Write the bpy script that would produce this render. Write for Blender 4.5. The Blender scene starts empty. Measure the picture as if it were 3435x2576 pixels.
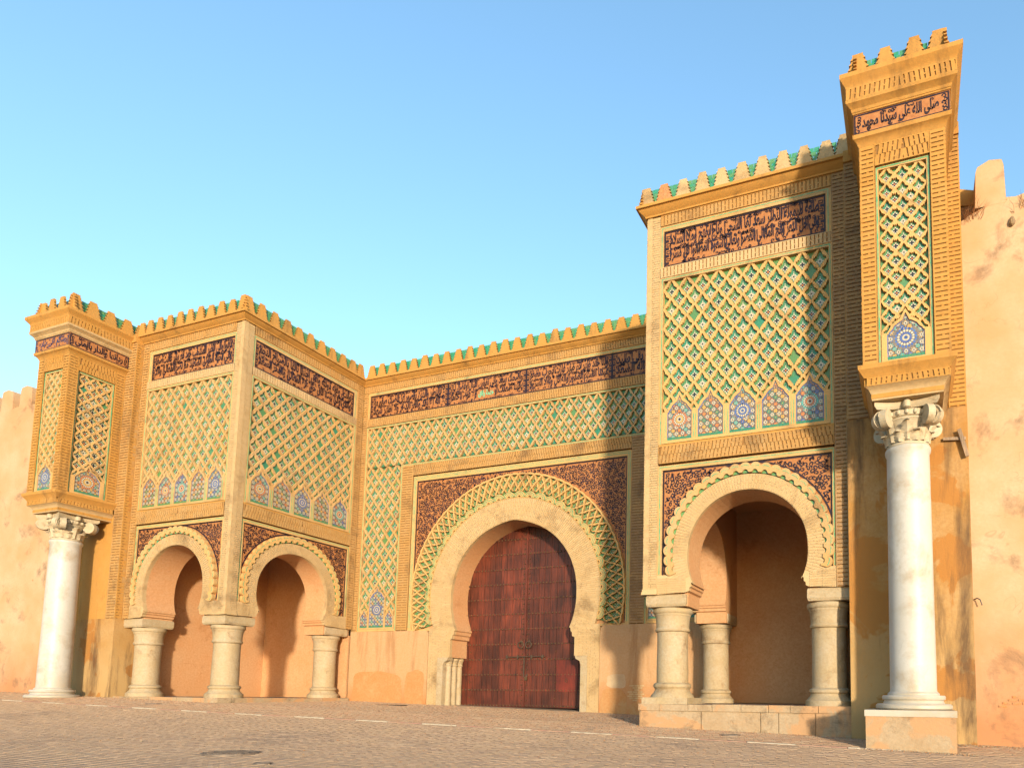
import bpy, math, random
from mathutils import Vector, Matrix
from mathutils.geometry import tessellate_polygon
random.seed(7)
R_ = math.radians
sc = bpy.context.scene
COL = sc.collection

# ------------------------------------------------------------------ camera
W_, H_ = 3435.0, 2576.0
cam_d = bpy.data.cameras.new("camera"); cam = bpy.data.objects.new("camera", cam_d); COL.objects.link(cam)
cam_d.sensor_fit = 'HORIZONTAL'; cam_d.sensor_width = 36.0
cam_d.lens = 2262.7/W_*36.0
cam_d.shift_x = (W_/2-2239.4)/W_
cam_d.shift_y = (2130.2-H_/2)/W_
cam_d.clip_start = .1; cam_d.clip_end = 3000
_r = Vector((0.939647, 0.342006, 0.009819)); _u = Vector((0.021789, -0.088457, 0.995842)); _f = Vector((-0.341452, 0.935525, 0.09057))
M = Matrix.Identity(4)
for i in range(3):
    M[i][0] = _r[i]; M[i][1] = _u[i]; M[i][2] = -_f[i]
CAM = Vector((14.7532, -22.5007, 0.1207))
M.translation = CAM
cam.matrix_world = M
sc.camera = cam

# ------------------------------------------------------------------ light
SUN_EL, SUN_AZ = R_(6.5), R_(35.0)      # azimuth: from the facade's normal (-Y) towards +X
world = bpy.data.worlds.new("World"); sc.world = world; world.use_nodes = True
wn = world.node_tree; wn.nodes.clear()
sky = wn.nodes.new("ShaderNodeTexSky"); sky.sky_type = 'NISHITA'; sky.sun_disc = False
sky.sun_elevation = SUN_EL; sky.sun_rotation = math.pi-SUN_AZ
sky.air_density = 1.5; sky.dust_density = 1.0; sky.ozone_density = 3.2; sky.altitude = 200
bg = wn.nodes.new("ShaderNodeBackground"); bg.inputs[1].default_value = 0.15
wo = wn.nodes.new("ShaderNodeOutputWorld")
wn.links.new(sky.outputs[0], bg.inputs[0]); wn.links.new(bg.outputs[0], wo.inputs[0])
sd = bpy.data.lights.new("sun", 'SUN'); sun = bpy.data.objects.new("sun", sd); COL.objects.link(sun)
sd.energy = 1.45; sd.angle = R_(3.0); sd.color = (1.0, 0.85, 0.61)
sdir = Vector((math.sin(SUN_AZ)*math.cos(SUN_EL), -math.cos(SUN_AZ)*math.cos(SUN_EL), math.sin(SUN_EL)))
sun.rotation_euler = sdir.to_track_quat('Z', 'Y').to_euler()
vs = sc.view_settings
vs.view_transform = 'Standard'; vs.look = 'None'; vs.gamma = 1.0; vs.exposure = 2.12; vs.use_curve_mapping = False

# ------------------------------------------------------------------ materials
MATS = {}
ALB = .66
def lin(c):
    return tuple(((v/255)/12.92 if v/255 <= .04045 else ((v/255+.055)/1.055)**2.4) for v in c)
def mat(name, base, var=None, scale=2.0, amt=.5, fine=None, rough=.85, bump=.3, bscale=25, stain=None, stain_at=(.55, .72), sscale=.7,
        streak=False, spec=.3, patch=None, patch_at=(.5, .53), pscale=.5, rnd=None, low=None, lowz=(0, 1), vein=None, vscale=1.0, vw=.010, rk=.8):
    """procedural surface: base colour broken by noise, stains with a shape of their own, fine relief"""
    if name in ("ochre_render", "ochre_brick", "cream_brick", "deep_joint", "lattice_plaster", "terracotta", "orange_plaster", "inner_plaster", "curtain_plaster", "weathered_ochre", "white_marble", "aged_marble", "column_stone", "step_stone", "repair_plaster", "white_glaze"):
        base, var, fine, stain, low, patch = [tuple(v*ALB for v in c) if c else c for c in (base, var, fine, stain, low, patch)]
    m = bpy.data.materials.new(name); m.use_nodes = True
    n = m.node_tree.nodes; l = m.node_tree.links; b = n["Principled BSDF"]
    b.inputs["Roughness"].default_value = rough
    b.inputs["Specular IOR Level"].default_value = spec
    geo = n.new("ShaderNodeNewGeometry")
    pos = geo.outputs["Position"]
    def noise(sc_, det=4, vec=None, dist=0.0, rgh=.55):
        t = n.new("ShaderNodeTexNoise"); t.inputs["Scale"].default_value = sc_; t.inputs["Detail"].default_value = det
        t.inputs["Roughness"].default_value = rgh; t.inputs["Distortion"].default_value = dist
        l.new(vec or pos, t.inputs["Vector"]); return t.outputs["Fac"]
    def ramp(fac, a, c):
        r = n.new("ShaderNodeMapRange"); r.inputs["From Min"].default_value = a; r.inputs["From Max"].default_value = c
        l.new(fac, r.inputs["Value"]); return r.outputs[0]
    def mix(fac, a, c, k=1.0):
        x = n.new("ShaderNodeMix"); x.data_type = 'RGBA'
        if k != 1.0:
            mm = n.new("ShaderNodeMath"); mm.operation = 'MULTIPLY'; mm.inputs[1].default_value = k; l.new(fac, mm.inputs[0]); fac = mm.outputs[0]
        l.new(fac, x.inputs[0])
        for s, v in ((6, a), (7, c)):
            if isinstance(v, tuple): x.inputs[s].default_value = (*v, 1)
            else: l.new(v, x.inputs[s])
        return x.outputs[2]
    col = base
    if var: col = mix(ramp(noise(scale), .35, .65), col, var, amt)
    if fine: col = mix(ramp(noise(14, 6, rgh=.7), .35, .7), col, fine, .55)
    if rnd:
        oi = n.new("ShaderNodeObjectInfo"); col = mix(ramp(oi.outputs["Random"], .2, 1.0), col, rnd, rk)
        vo = n.new("ShaderNodeTexVoronoi"); vo.inputs["Scale"].default_value = 5; l.new(pos, vo.inputs["Vector"])
        sp = n.new("ShaderNodeSeparateColor"); l.new(vo.outputs["Color"], sp.inputs[0]); col = mix(sp.outputs[0], col, rnd, .56*rk)
    if low:
        sx = n.new("ShaderNodeSeparateXYZ"); l.new(pos, sx.inputs[0])
        ad = n.new("ShaderNodeMath"); ad.operation = 'MULTIPLY_ADD'; l.new(noise(1.1, 5, rgh=.6), ad.inputs[0]); ad.inputs[1].default_value = 2.2
        l.new(sx.outputs[2], ad.inputs[2])
        col = mix(ramp(ad.outputs[0], lowz[1]+1.1, lowz[0]+1.1), col, low, .8)
    if patch: col = mix(ramp(noise(pscale, 5, dist=.6), *patch_at), col, patch, .9)
    if stain:
        vec = None
        if streak:
            mp = n.new("ShaderNodeMapping"); mp.inputs["Scale"].default_value = (1, 1, .14); l.new(pos, mp.inputs[0]); vec = mp.outputs[0]
        a = ramp(noise(sscale, 7, vec, .3, .68), *stain_at); col = mix(a, col, stain, .85)
    if vein:
        nf = noise(vscale, 3, dist=1.2, rgh=.5); sb = n.new("ShaderNodeMath"); sb.operation = 'SUBTRACT'; sb.inputs[1].default_value = .5; l.new(nf, sb.inputs[0])
        ab = n.new("ShaderNodeMath"); ab.operation = 'ABSOLUTE'; l.new(sb.outputs[0], ab.inputs[0]); gate_ = ramp(noise(.9, 3), .5, .56)
        mm = n.new("ShaderNodeMath"); mm.operation = 'MULTIPLY'; l.new(ramp(ab.outputs[0], vw, 0.0), mm.inputs[0]); l.new(gate_, mm.inputs[1]); col = mix(mm.outputs[0], col, vein, .5)
    if isinstance(col, tuple): b.inputs["Base Color"].default_value = (*col, 1)
    else: l.new(col, b.inputs["Base Color"])
    if bump:
        bp = n.new("ShaderNodeBump"); bp.inputs["Strength"].default_value = bump; bp.inputs["Distance"].default_value = .02
        l.new(noise(bscale, 6, rgh=.65), bp.inputs["Height"]); l.new(bp.outputs[0], b.inputs["Normal"])
    MATS[name] = m; return m
OCHRE = mat("ochre_render", (.58, .30, .065), (.62, .36, .12), 1.5, .7, (.45, .21, .045), stain=(.24, .13, .045), stain_at=(.54, .72), streak=True, sscale=1.4, rnd=(.47, .24, .06), rk=.5)
BRICK = mat("ochre_brick", (.58, .35, .13), (.62, .41, .19), 2.2, .8, (.44, .22, .06), stain=(.20, .12, .06), stain_at=(.52, .72), sscale=.9, bump=.5, rnd=(.38, .20, .06), rk=.5)
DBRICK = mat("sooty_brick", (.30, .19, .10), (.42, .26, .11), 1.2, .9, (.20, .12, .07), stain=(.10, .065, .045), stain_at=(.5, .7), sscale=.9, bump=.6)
CREAM = mat("cream_brick", (.61, .43, .22), (.65, .48, .28), 2.0, .7, (.47, .29, .11), stain=(.24, .15, .075), stain_at=(.52, .72), sscale=.8, bump=.55, rnd=(.50, .36, .20), rk=.6)
JOINT = mat("deep_joint", (.36, .19, .06), (.27, .14, .05), 6, .6, bump=.3)
RIB = mat("lattice_plaster", (.66, .47, .25), (.58, .33, .11), 1.1, .9, (.52, .34, .16), stain=(.24, .15, .08), stain_at=(.54, .74), sscale=1.0, bump=.5, rnd=(.52, .32, .12), rk=.8)
TERRA = mat("terracotta", (.50, .20, .065), (.58, .28, .11), 9, .8, (.36, .12, .045), rough=.7, bump=.15)
GLAZE = mat("black_glaze", (.020, .010, .011), (.018, .012, .030), 3, .8, rough=.5, spec=.3, bump=.1)
TEAL = mat("teal_glaze", (.020, .19, .125), (.04, .23, .18), 3.5, .8, rough=.4, spec=.4, bump=.1, rnd=(.10, .20, .06), fine=(.015, .11, .07))
GREEN = mat("green_glaze", (.012, .20, .11), (.03, .27, .19), 3, .8, rough=.3, spec=.5, bump=.15, rnd=(.13, .24, .07))
NAVY = mat('navy_glaze', (.03, .03, .10), (.05, .04, .08), 6, .8, rough=.5, spec=.3, bump=.1)
TEALD = mat("green_line_glaze", (.05, .30, .17), (.30, .35, .16), 7, .9, rough=.4, bump=.1)
WHITE = mat("white_glaze", (.72, .66, .52), rough=.3, spec=.5, bump=0)
BLACK = mat("dark_tessera", (.02, .018, .03), rough=.3, spec=.5, bump=0)
ORANGE = mat("orange_tessera", (.55, .16, .03), rough=.3, spec=.5, bump=0)
YELLOW = mat("honey_tessera", (.60, .34, .06), rough=.3, spec=.5, bump=0)
BLUE = mat("blue_tessera", (.03, .08, .36), (.05, .16, .45), 8, .8, rough=.3, spec=.5, bump=0)
SKYB = mat("sea_green_tessera", (.08, .38, .36), rough=.3, spec=.5, bump=0)
PLAST = mat("orange_plaster", (.66, .41, .22), (.68, .45, .26), .9, .8, (.58, .29, .11), vein=(.35, .17, .07), vscale=.9, vw=.005, stain=(.42, .21, .09), stain_at=(.53, .70), sscale=1.6, streak=True, low=(.58, .24, .08), lowz=(-.4, .9), bump=.35, bscale=8)
PLIN = mat("inner_plaster", (.76, .42, .21), (.78, .48, .27), .8, .9, (.53, .23, .08), low=(.66, .36, .17), lowz=(-.6, .6), vein=(.33, .15, .06), vscale=.9, vw=.006, bump=.3, bscale=8, stain=(.45, .20, .08), stain_at=(.6, .75), sscale=1.0)
CURT = mat("curtain_plaster", (.72, .52, .34), (.68, .38, .18), .8, .85, (.62, .40, .22), stain=(.22, .13, .08), stain_at=(.555, .70), sscale=.7, vein=(.30, .17, .09), vscale=.8, vw=.006, low=(.58, .24, .10), lowz=(-.4, 2.2), bump=.4, bscale=7)
WEATH = mat("weathered_ochre", (.52, .27, .07), (.60, .38, .17), .9, .9, (.40, .19, .05), stain=(.12, .07, .04), stain_at=(.50, .64), sscale=1.1, streak=True, low=(.60, .40, .18), lowz=(.6, 3.0), patch=(.50, .22, .05), patch_at=(.56, .58), bump=.5, bscale=10)
MARBLE = mat("white_marble", (.70, .69, .67), (.62, .60, .56), 1.2, .8, (.62, .59, .54), rough=.45, spec=.4, bump=.12, stain=(.46, .36, .24), stain_at=(.50, .72), sscale=1.3, vein=(.33, .32, .32), vscale=1.3, vw=.012, low=(.56, .47, .34), lowz=(-.3, .8))
CAPST = mat("aged_marble", (.68, .60, .46), (.60, .48, .32), 3, .8, (.5, .38, .22), rough=.6, bump=.3, bscale=30, stain=(.22, .14, .07), stain_at=(.58, .74), sscale=3)
STONE = mat("column_stone", (.56, .44, .27), (.60, .50, .36), 1.8, .9, (.42, .28, .13), rough=.7, bump=.5, bscale=22, stain=(.26, .15, .07), stain_at=(.56, .74), sscale=2.2)
STEP = mat("step_stone", (.52, .38, .24), (.58, .46, .32), 1.5, .8, (.38, .24, .12), stain=(.20, .14, .09), stain_at=(.56, .72), sscale=1.8, bump=.6, bscale=16, patch=(.60, .35, .18), patch_at=(.52, .56), pscale=1.0)
WOODS = []
def wood(name, c1, c2):
    m = bpy.data.materials.new(name); m.use_nodes = True; n = m.node_tree.nodes; l = m.node_tree.links; b = n["Principled BSDF"]
    g = n.new("ShaderNodeNewGeometry"); mp = n.new("ShaderNodeMapping"); mp.inputs["Scale"].default_value = (16, 16, .7); l.new(g.outputs["Position"], mp.inputs[0])
    t = n.new("ShaderNodeTexNoise"); t.inputs["Scale"].default_value = 1.6; t.inputs["Detail"].default_value = 8; t.inputs["Roughness"].default_value = .7; t.inputs["Distortion"].default_value = .8; l.new(mp.outputs[0], t.inputs["Vector"])
    t2 = n.new("ShaderNodeTexNoise"); t2.inputs["Scale"].default_value = 1.1; t2.inputs["Detail"].default_value = 4; l.new(g.outputs["Position"], t2.inputs["Vector"])
    r = n.new("ShaderNodeValToRGB"); l.new(t.outputs[0], r.inputs[0])
    r.color_ramp.elements[0].position = .32; r.color_ramp.elements[0].color = (*c2, 1); r.color_ramp.elements[1].position = .68; r.color_ramp.elements[1].color = (*c1, 1)
    oi = n.new("ShaderNodeObjectInfo"); hs = n.new("ShaderNodeHueSaturation"); l.new(r.outputs[0], hs.inputs["Color"])
    mr = n.new("ShaderNodeMapRange"); mr.inputs["To Min"].default_value = .7; mr.inputs["To Max"].default_value = 1.25; l.new(oi.outputs["Random"], mr.inputs["Value"])
    m2 = n.new("ShaderNodeMath"); m2.operation = 'MULTIPLY'; mr2 = n.new("ShaderNodeMapRange"); mr2.inputs["From Min"].default_value = .35; mr2.inputs["From Max"].default_value = .65; mr2.inputs["To Min"].default_value = .6; mr2.inputs["To Max"].default_value = 1.35
    l.new(t2.outputs[0], mr2.inputs["Value"]); l.new(mr.outputs[0], m2.inputs[0]); l.new(mr2.outputs[0], m2.inputs[1]); l.new(m2.outputs[0], hs.inputs["Value"])
    l.new(hs.outputs[0], b.inputs["Base Color"]); b.inputs["Roughness"].default_value = .5
    bp = n.new("ShaderNodeBump"); bp.inputs["Strength"].default_value = .35; bp.inputs["Distance"].default_value = .01; l.new(t.outputs[0], bp.inputs["Height"]); l.new(bp.outputs[0], b.inputs["Normal"])
    MATS[name] = m; return m
WOOD = wood("mahogany_wood", (.15, .028, .012), (.014, .006, .005))
WOODR = wood("red_wood", (.24, .030, .014), (.08, .012, .008))
DRYW = wood("dry_wood", (.40, .28, .17), (.20, .12, .07))
IRON = mat("old_iron", (.045, .03, .022), (.08, .05, .03), 8, .7, rough=.5, spec=.5, bump=.3)
BRASS = mat("worn_brass", (.15, .095, .05), (.08, .05, .03), 20, .8, rough=.4, spec=.6, bump=.1); BRASS.node_tree.nodes["Principled BSDF"].inputs["Metallic"].default_value = .6
PAVE = mat("paver", (.41, .29, .20), (.35, .245, .17), .45, .9, (.28, .19, .12), rough=.85, bump=.5, bscale=40, stain=(.20, .145, .115), stain_at=(.52, .7), sscale=.35, rnd=(.36, .25, .16))
SAND = mat("joint_sand", (.44, .32, .20), (.36, .25, .15), 2, .7, bump=.4)
SLAB = mat("small_setts", (.42, .28, .20), (.36, .24, .17), .8, .8, (.28, .175, .12), bump=.5, bscale=30, rnd=(.34, .21, .13))
EARTH = mat("ground_soil", (.30, .20, .125), (.25, .165, .105), .5, .8, bump=.4)
KWHITE = mat("kerb_white_paint", (.50, .44, .35), (.42, .35, .27), 4, .8, (.42, .34, .26), stain=(.30, .22, .15), stain_at=(.52, .64), sscale=4)
KRED = mat("kerb_worn_red", (.34, .19, .14), (.30, .22, .16), 3, .8, (.30, .13, .10), stain=(.42, .30, .2), stain_at=(.5, .64), sscale=3)
RUBB = mat("rubble_wall", (.34, .24, .13), (.20, .14, .09), 5, .9, (.14, .09, .06), bump=1.0, bscale=12)
GRASS = mat("dry_grass", (.34, .15, .06), (.26, .13, .06), 4, .7, bump=0)
LEAD = mat("green_text_glaze", (.12, .45, .28), rough=.3, bump=0)

# ------------------------------------------------------------------ mesh building
def area2(p):
    return sum(p[i][0]*p[(i+1) % len(p)][1]-p[(i+1) % len(p)][0]*p[i][1] for i in range(len(p)))
class Frame:
    """a facade plane: u along the wall, z up, n out of the wall"""
    def __init__(s, o, u, n):
        s.o = Vector((o[0], o[1], 0)); s.u = Vector((u[0], u[1], 0)); s.n = Vector((n[0], n[1], 0))
        s.right = (s.u.dot((-s.n).cross(Vector((0, 0, 1)))) > 0)     # does +u run to a viewer's right?
    def P(s, u, z, n=0):
        v = s.o+s.u*u+s.n*n; return (v.x, v.y, z)
    def shift(s, du, dn=0):
        v = s.o+s.u*du+s.n*dn; return Frame((v.x, v.y), (s.u.x, s.u.y), (s.n.x, s.n.y))
class MB:
    def __init__(s): s.v = []; s.f = []; s.m = []; s.mats = []
    def mi(s, m):
        if m not in s.mats: s.mats.append(m)
        return s.mats.index(m)
    def face(s, pts, m):
        i = len(s.v); s.v.extend(pts); s.f.append(tuple(range(i, i+len(pts)))); s.m.append(s.mi(m))
    def faces(s, verts, faces, m):
        i = len(s.v); s.v.extend(verts); k = s.mi(m)
        for f in faces: s.f.append(tuple(i+a for a in f)); s.m.append(k)
    def box3(s, a, b, m):
        x0, y0, z0 = a; x1, y1, z1 = b
        v = [(x0, y0, z0), (x1, y0, z0), (x1, y1, z0), (x0, y1, z0), (x0, y0, z1), (x1, y0, z1), (x1, y1, z1), (x0, y1, z1)]
        s.faces(v, [(3, 2, 1, 0), (4, 5, 6, 7), (0, 1, 5, 4), (1, 2, 6, 5), (2, 3, 7, 6), (3, 0, 4, 7)], m)
    # --- in a facade frame
    def quad(s, F, pts, m):
        w = [F.P(*p) for p in pts]
        if area2([(p[0], p[1]) for p in pts])*(1 if F.right else -1) < 0: w.reverse()
        s.face(w, m)
    def prism(s, F, poly, n0, n1, m, holes=(), sides=True, back=False, sm=None):
        """flat plate with this outline from depth n0 (back) to n1 (front)"""
        loops = [list(poly)]+[list(h) for h in holes]
        flat = [p for lp in loops for p in lp]
        tris = tessellate_polygon([[Vector((p[0], p[1], 0)) for p in lp] for lp in loops])
        i = len(s.v); k = s.mi(m)
        s.v.extend(F.P(p[0], p[1], n1) for p in flat)
        want = 1 if F.right else -1
        for t in tris:
            if area2([flat[a] for a in t])*want < 0: t = (t[2], t[1], t[0])
            s.f.append(tuple(i+a for a in t)); s.m.append(k)
        if back:
            j = len(s.v); s.v.extend(F.P(p[0], p[1], n0) for p in flat)
            for t in tris:
                if area2([flat[a] for a in t])*want > 0: t = (t[2], t[1], t[0])
                s.f.append(tuple(j+a for a in t)); s.m.append(k)
        if sides:
            ks = s.mi(sm) if sm else k
            for li, lp in enumerate(loops):
                pos = (area2(lp) > 0) == (li == 0)
                if not F.right: pos = not pos
                j = len(s.v); N = len(lp)
                s.v.extend(F.P(p[0], p[1], n1) for p in lp); s.v.extend(F.P(p[0], p[1], n0) for p in lp)
                for a in range(N):
                    b = (a+1) % N
                    s.f.append((j+a, j+N+a, j+N+b, j+b) if pos else (j+b, j+N+b, j+N+a, j+a)); s.m.append(ks)
    def rect(s, F, u0, u1, z0, z1, n0, n1, m, back=False):
        s.prism(F, [(u0, z0), (u1, z0), (u1, z1), (u0, z1)], n0, n1, m, back=back)
    def frame_line(s, F, u0, u1, z0, z1, w, n0, n1, m, bottom=True):
        s.rect(F, u0, u1, z1-w, z1, n0, n1, m)
        s.rect(F, u0, u0+w, z0, z1-w, n0, n1, m); s.rect(F, u1-w, u1, z0, z1-w, n0, n1, m)
        if bottom: s.rect(F, u0+w, u1-w, z0, z0+w, n0, n1, m)
    def tube(s, pts, rad, m, seg=8, cap=True):
        pts = [Vector(p) for p in pts]; rings = []
        rr = rad if isinstance(rad, (list, tuple)) else [rad]*len(pts)
        for i, p in enumerate(pts):
            t = (pts[min(i+1, len(pts)-1)]-pts[max(i-1, 0)]).normalized()
            a = t.orthogonal().normalized() if i == 0 else (rings[-1][1]-t*t.dot(rings[-1][1])).normalized()
            b = t.cross(a); rings.append((p, a, b, rr[i]))
        base = len(s.v); k = s.mi(m)
        for p, a, b, r in rings:
            for q in range(seg):
                an = 2*math.pi*q/seg; s.v.append(tuple(p+a*math.cos(an)*r+b*math.sin(an)*r))
        for i in range(len(rings)-1):
            for q in range(seg):
                q2 = (q+1) % seg
                s.f.append((base+i*seg+q, base+i*seg+q2, base+(i+1)*seg+q2, base+(i+1)*seg+q)); s.m.append(k)
        if cap:
            s.f.append(tuple(base+q for q in reversed(range(seg)))); s.m.append(k)
            s.f.append(tuple(base+(len(rings)-1)*seg+q for q in range(seg))); s.m.append(k)
    def lathe(s, c, prof, m, seg=40, cap=True, wob=0.0):
        base = len(s.v); k = s.mi(m); n = len(prof)
        for r, z in prof:
            for q in range(seg):
                a = 2*math.pi*q/seg; w = 1+wob*math.sin(3*a+z*2.1)
                s.v.append((c[0]+r*w*math.cos(a), c[1]+r*w*math.sin(a), c[2]+z))
        for i in range(n-1):
            for q in range(seg):
                q2 = (q+1) % seg
                s.f.append((base+i*seg+q, base+i*seg+q2, base+(i+1)*seg+q2, base+(i+1)*seg+q)); s.m.append(k)
        if cap:
            s.f.append(tuple(base+q for q in reversed(range(seg)))); s.m.append(k)
            s.f.append(tuple(base+(n-1)*seg+q for q in range(seg))); s.m.append(k)
    def sweep(s, path, prof, m, ends=True):
        """moulding: prof = [(overhang, z)...] carried round the corners of an XY path; outside is to the path's right"""
        path = [Vector((p[0], p[1])) for p in path]; N = len(path); mit = []
        for i in range(N):
            ds = []
            if i > 0: ds.append((path[i]-path[i-1]).normalized())
            if i < N-1: ds.append((path[i+1]-path[i]).normalized())
            ns = [Vector((d.y, -d.x)) for d in ds]
            mit.append(ns[0] if len(ns) == 1 else (ns[0]+ns[1])/(1+ns[0].dot(ns[1])))
        base = len(s.v); k = s.mi(m); K = len(prof)
        for i in range(N):
            for ov, z in prof:
                q = path[i]+mit[i]*ov; s.v.append((q.x, q.y, z))
        for i in range(N-1):
            for j in range(K-1):
                s.f.append((base+i*K+j, base+(i+1)*K+j, base+(i+1)*K+j+1, base+i*K+j+1)); s.m.append(k)
        if ends:
            s.f.append(tuple(base+j for j in range(K))); s.m.append(k)
            s.f.append(tuple(base+(N-1)*K+j for j in reversed(range(K)))); s.m.append(k)
    def mesh(s, name, smooth=None):
        me = bpy.data.meshes.new(name); me.from_pydata(s.v, [], s.f)
        for m in s.mats: me.materials.append(m)
        me.polygons.foreach_set("material_index", s.m)
        if smooth is not None:
            me.polygons.foreach_set("use_smooth", [True]*len(s.f)); me.set_sharp_from_angle(angle=R_(smooth))
        me.update(); return me
    def build(s, name, parent=None, stuff=False, smooth=None, label=None):
        if not s.f: return None
        o = bpy.data.objects.new(name, s.mesh(name, smooth)); COL.objects.link(o)
        if parent: o.parent = parent
        if stuff: o["kind"] = "stuff"
        if label: o["label"] = label
        return o
def thing(name, label, cat, group=None):
    o = bpy.data.objects.new(name, None); COL.objects.link(o); o.empty_display_size = .2
    o["label"] = label; o["category"] = cat
    if group: o["group"] = group
    return o
def tag(o, label, cat, group=None):
    o["label"] = label; o["category"] = cat
    if group: o["group"] = group
    return o

# ------------------------------------------------------------------ countable pieces: nearest 300 of a kind as objects, the rest joined
ub = MB(); ub.box3((-.5, -.5, -.5), (.5, .5, .5), BRICK)
def unit_box(name, m):
    b = MB(); b.box3((-.5, -.5, -.5), (.5, .5, .5), m)
    # softened front edges: chamfer by a slightly smaller front
    return b.mesh(name)
class Pieces:
    def __init__(s, name, root, limit=300, stuff_name=None):
        s.name = name; s.root = root; s.items = []; s.limit = limit; s.sn = stuff_name or name+"work"; s.cache = {}
    def add(s, mesh, mw, vis=1.0):
        s.items.append((mesh, mw, vis))
    def box(s, F, u, z, n, du, dz, dn, m, ang=0.0, vis=1.0):
        key = m.name
        if key not in s.cache: s.cache[key] = unit_box(s.name, m)
        sg = 1 if F.right else -1
        X = F.u*sg; N = F.n
        mw = Matrix(((X.x, -N.x, 0, 0), (X.y, -N.y, 0, 0), (0, 0, 1, 0), (0, 0, 0, 1)))
        mw.translation = Vector(F.P(u, z, n))
        rot = Matrix.Rotation(-ang*sg, 4, 'Y')
        s.items.append((s.cache[key], mw @ rot @ Matrix.Diagonal((du, dn, dz, 1)), vis))
    def build(s):
        def score(it):
            t = it[1].translation; size = max((it[1].to_3x3() @ Vector(e)).length for e in ((1, 0, 0), (0, 0, 1)))
            return -it[2]*size/max(.1, (t-CAM).dot(_f))
        s.items.sort(key=score)
        for me, mw, _ in s.items[:s.limit]:
            o = bpy.data.objects.new(s.name, me); COL.objects.link(o); o.parent = s.root; o.matrix_world = mw
        rest = MB()
        for me, mw, _ in s.items[s.limit:]:
            vs_ = [tuple(mw @ v.co) for v in me.vertices]; i = len(rest.v); rest.v.extend(vs_)
            fl = mw.determinant() < 0
            ks = [rest.mi(mm) for mm in me.materials]
            for p in me.polygons:
                idx = tuple(i+a for a in p.vertices); rest.f.append(idx[::-1] if fl else idx); rest.m.append(ks[p.material_index])
        rest.build(s.sn, s.root, stuff=True)

# ------------------------------------------------------------------ Arabic writing
SH = {}
for ch, code, n in (("ا", 0xFE8D, 2), ("ب", 0xFE8F, 4), ("ة", 0xFE93, 2), ("ت", 0xFE95, 4), ("ث", 0xFE99, 4), ("ج", 0xFE9D, 4), ("ح", 0xFEA1, 4), ("خ", 0xFEA5, 4),
                    ("د", 0xFEA9, 2), ("ذ", 0xFEAB, 2), ("ر", 0xFEAD, 2), ("ز", 0xFEAF, 2), ("س", 0xFEB1, 4), ("ش", 0xFEB5, 4), ("ص", 0xFEB9, 4), ("ض", 0xFEBD, 4),
                    ("ط", 0xFEC1, 4), ("ظ", 0xFEC5, 4), ("ع", 0xFEC9, 4), ("غ", 0xFECD, 4), ("ف", 0xFED1, 4), ("ق", 0xFED5, 4), ("ك", 0xFED9, 4), ("ل", 0xFEDD, 4),
                    ("م", 0xFEE1, 4), ("ن", 0xFEE5, 4), ("ه", 0xFEE9, 4), ("و", 0xFEED, 2), ("ى", 0xFEEF, 2), ("ي", 0xFEF1, 4), ("#", 0xFEFB, 2)):
    SH[ch] = (code, n)
def shape_ar(t):
    t = t.replace("لا", "#"); out = []
    for i, c in enumerate(t):
        if c not in SH: out.append(c); continue
        code, n = SH[c]
        prev = i > 0 and t[i-1] in SH and SH[t[i-1]][1] == 4
        nxt = n == 4 and i+1 < len(t) and t[i+1] in SH
        out.append(chr(code+(3 if prev and nxt else 1 if prev else 2 if nxt else 0)))
    return "".join(reversed(out))
_tc = {}
def text_mesh(s):
    if s in _tc: return _tc[s]
    c = bpy.data.curves.new("t", 'FONT'); c.body = shape_ar(s); c.resolution_u = 2; c.offset = .042
    o = bpy.data.objects.new("t", c); COL.objects.link(o)
    dg = bpy.context.evaluated_depsgraph_get(); dg.update()
    me = bpy.data.meshes.new_from_object(o.evaluated_get(dg))
    v = [(p.co.x, p.co.y) for p in me.vertices]; f = [tuple(p.vertices) for p in me.polygons]
    bpy.data.objects.remove(o); bpy.data.curves.remove(c); bpy.data.meshes.remove(me)
    xs = [p[0] for p in v]; ys = [p[1] for p in v]
    _tc[s] = (v, f, min(xs), max(xs), min(ys), max(ys)); return _tc[s]
def write(mb, F, s, u0, u1, z0, z1, n, m):
    v, f, x0, x1, y0, y1 = text_mesh(s)
    pts = []
    for x, y in v:
        t = (x-x0)/(x1-x0); k = (y-y0)/(y1-y0)
        if not F.right: t = 1-t
        pts.append(F.P(u0+(u1-u0)*t, z0+(z1-z0)*k, n))
    mb.faces(pts, f, m)

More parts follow.
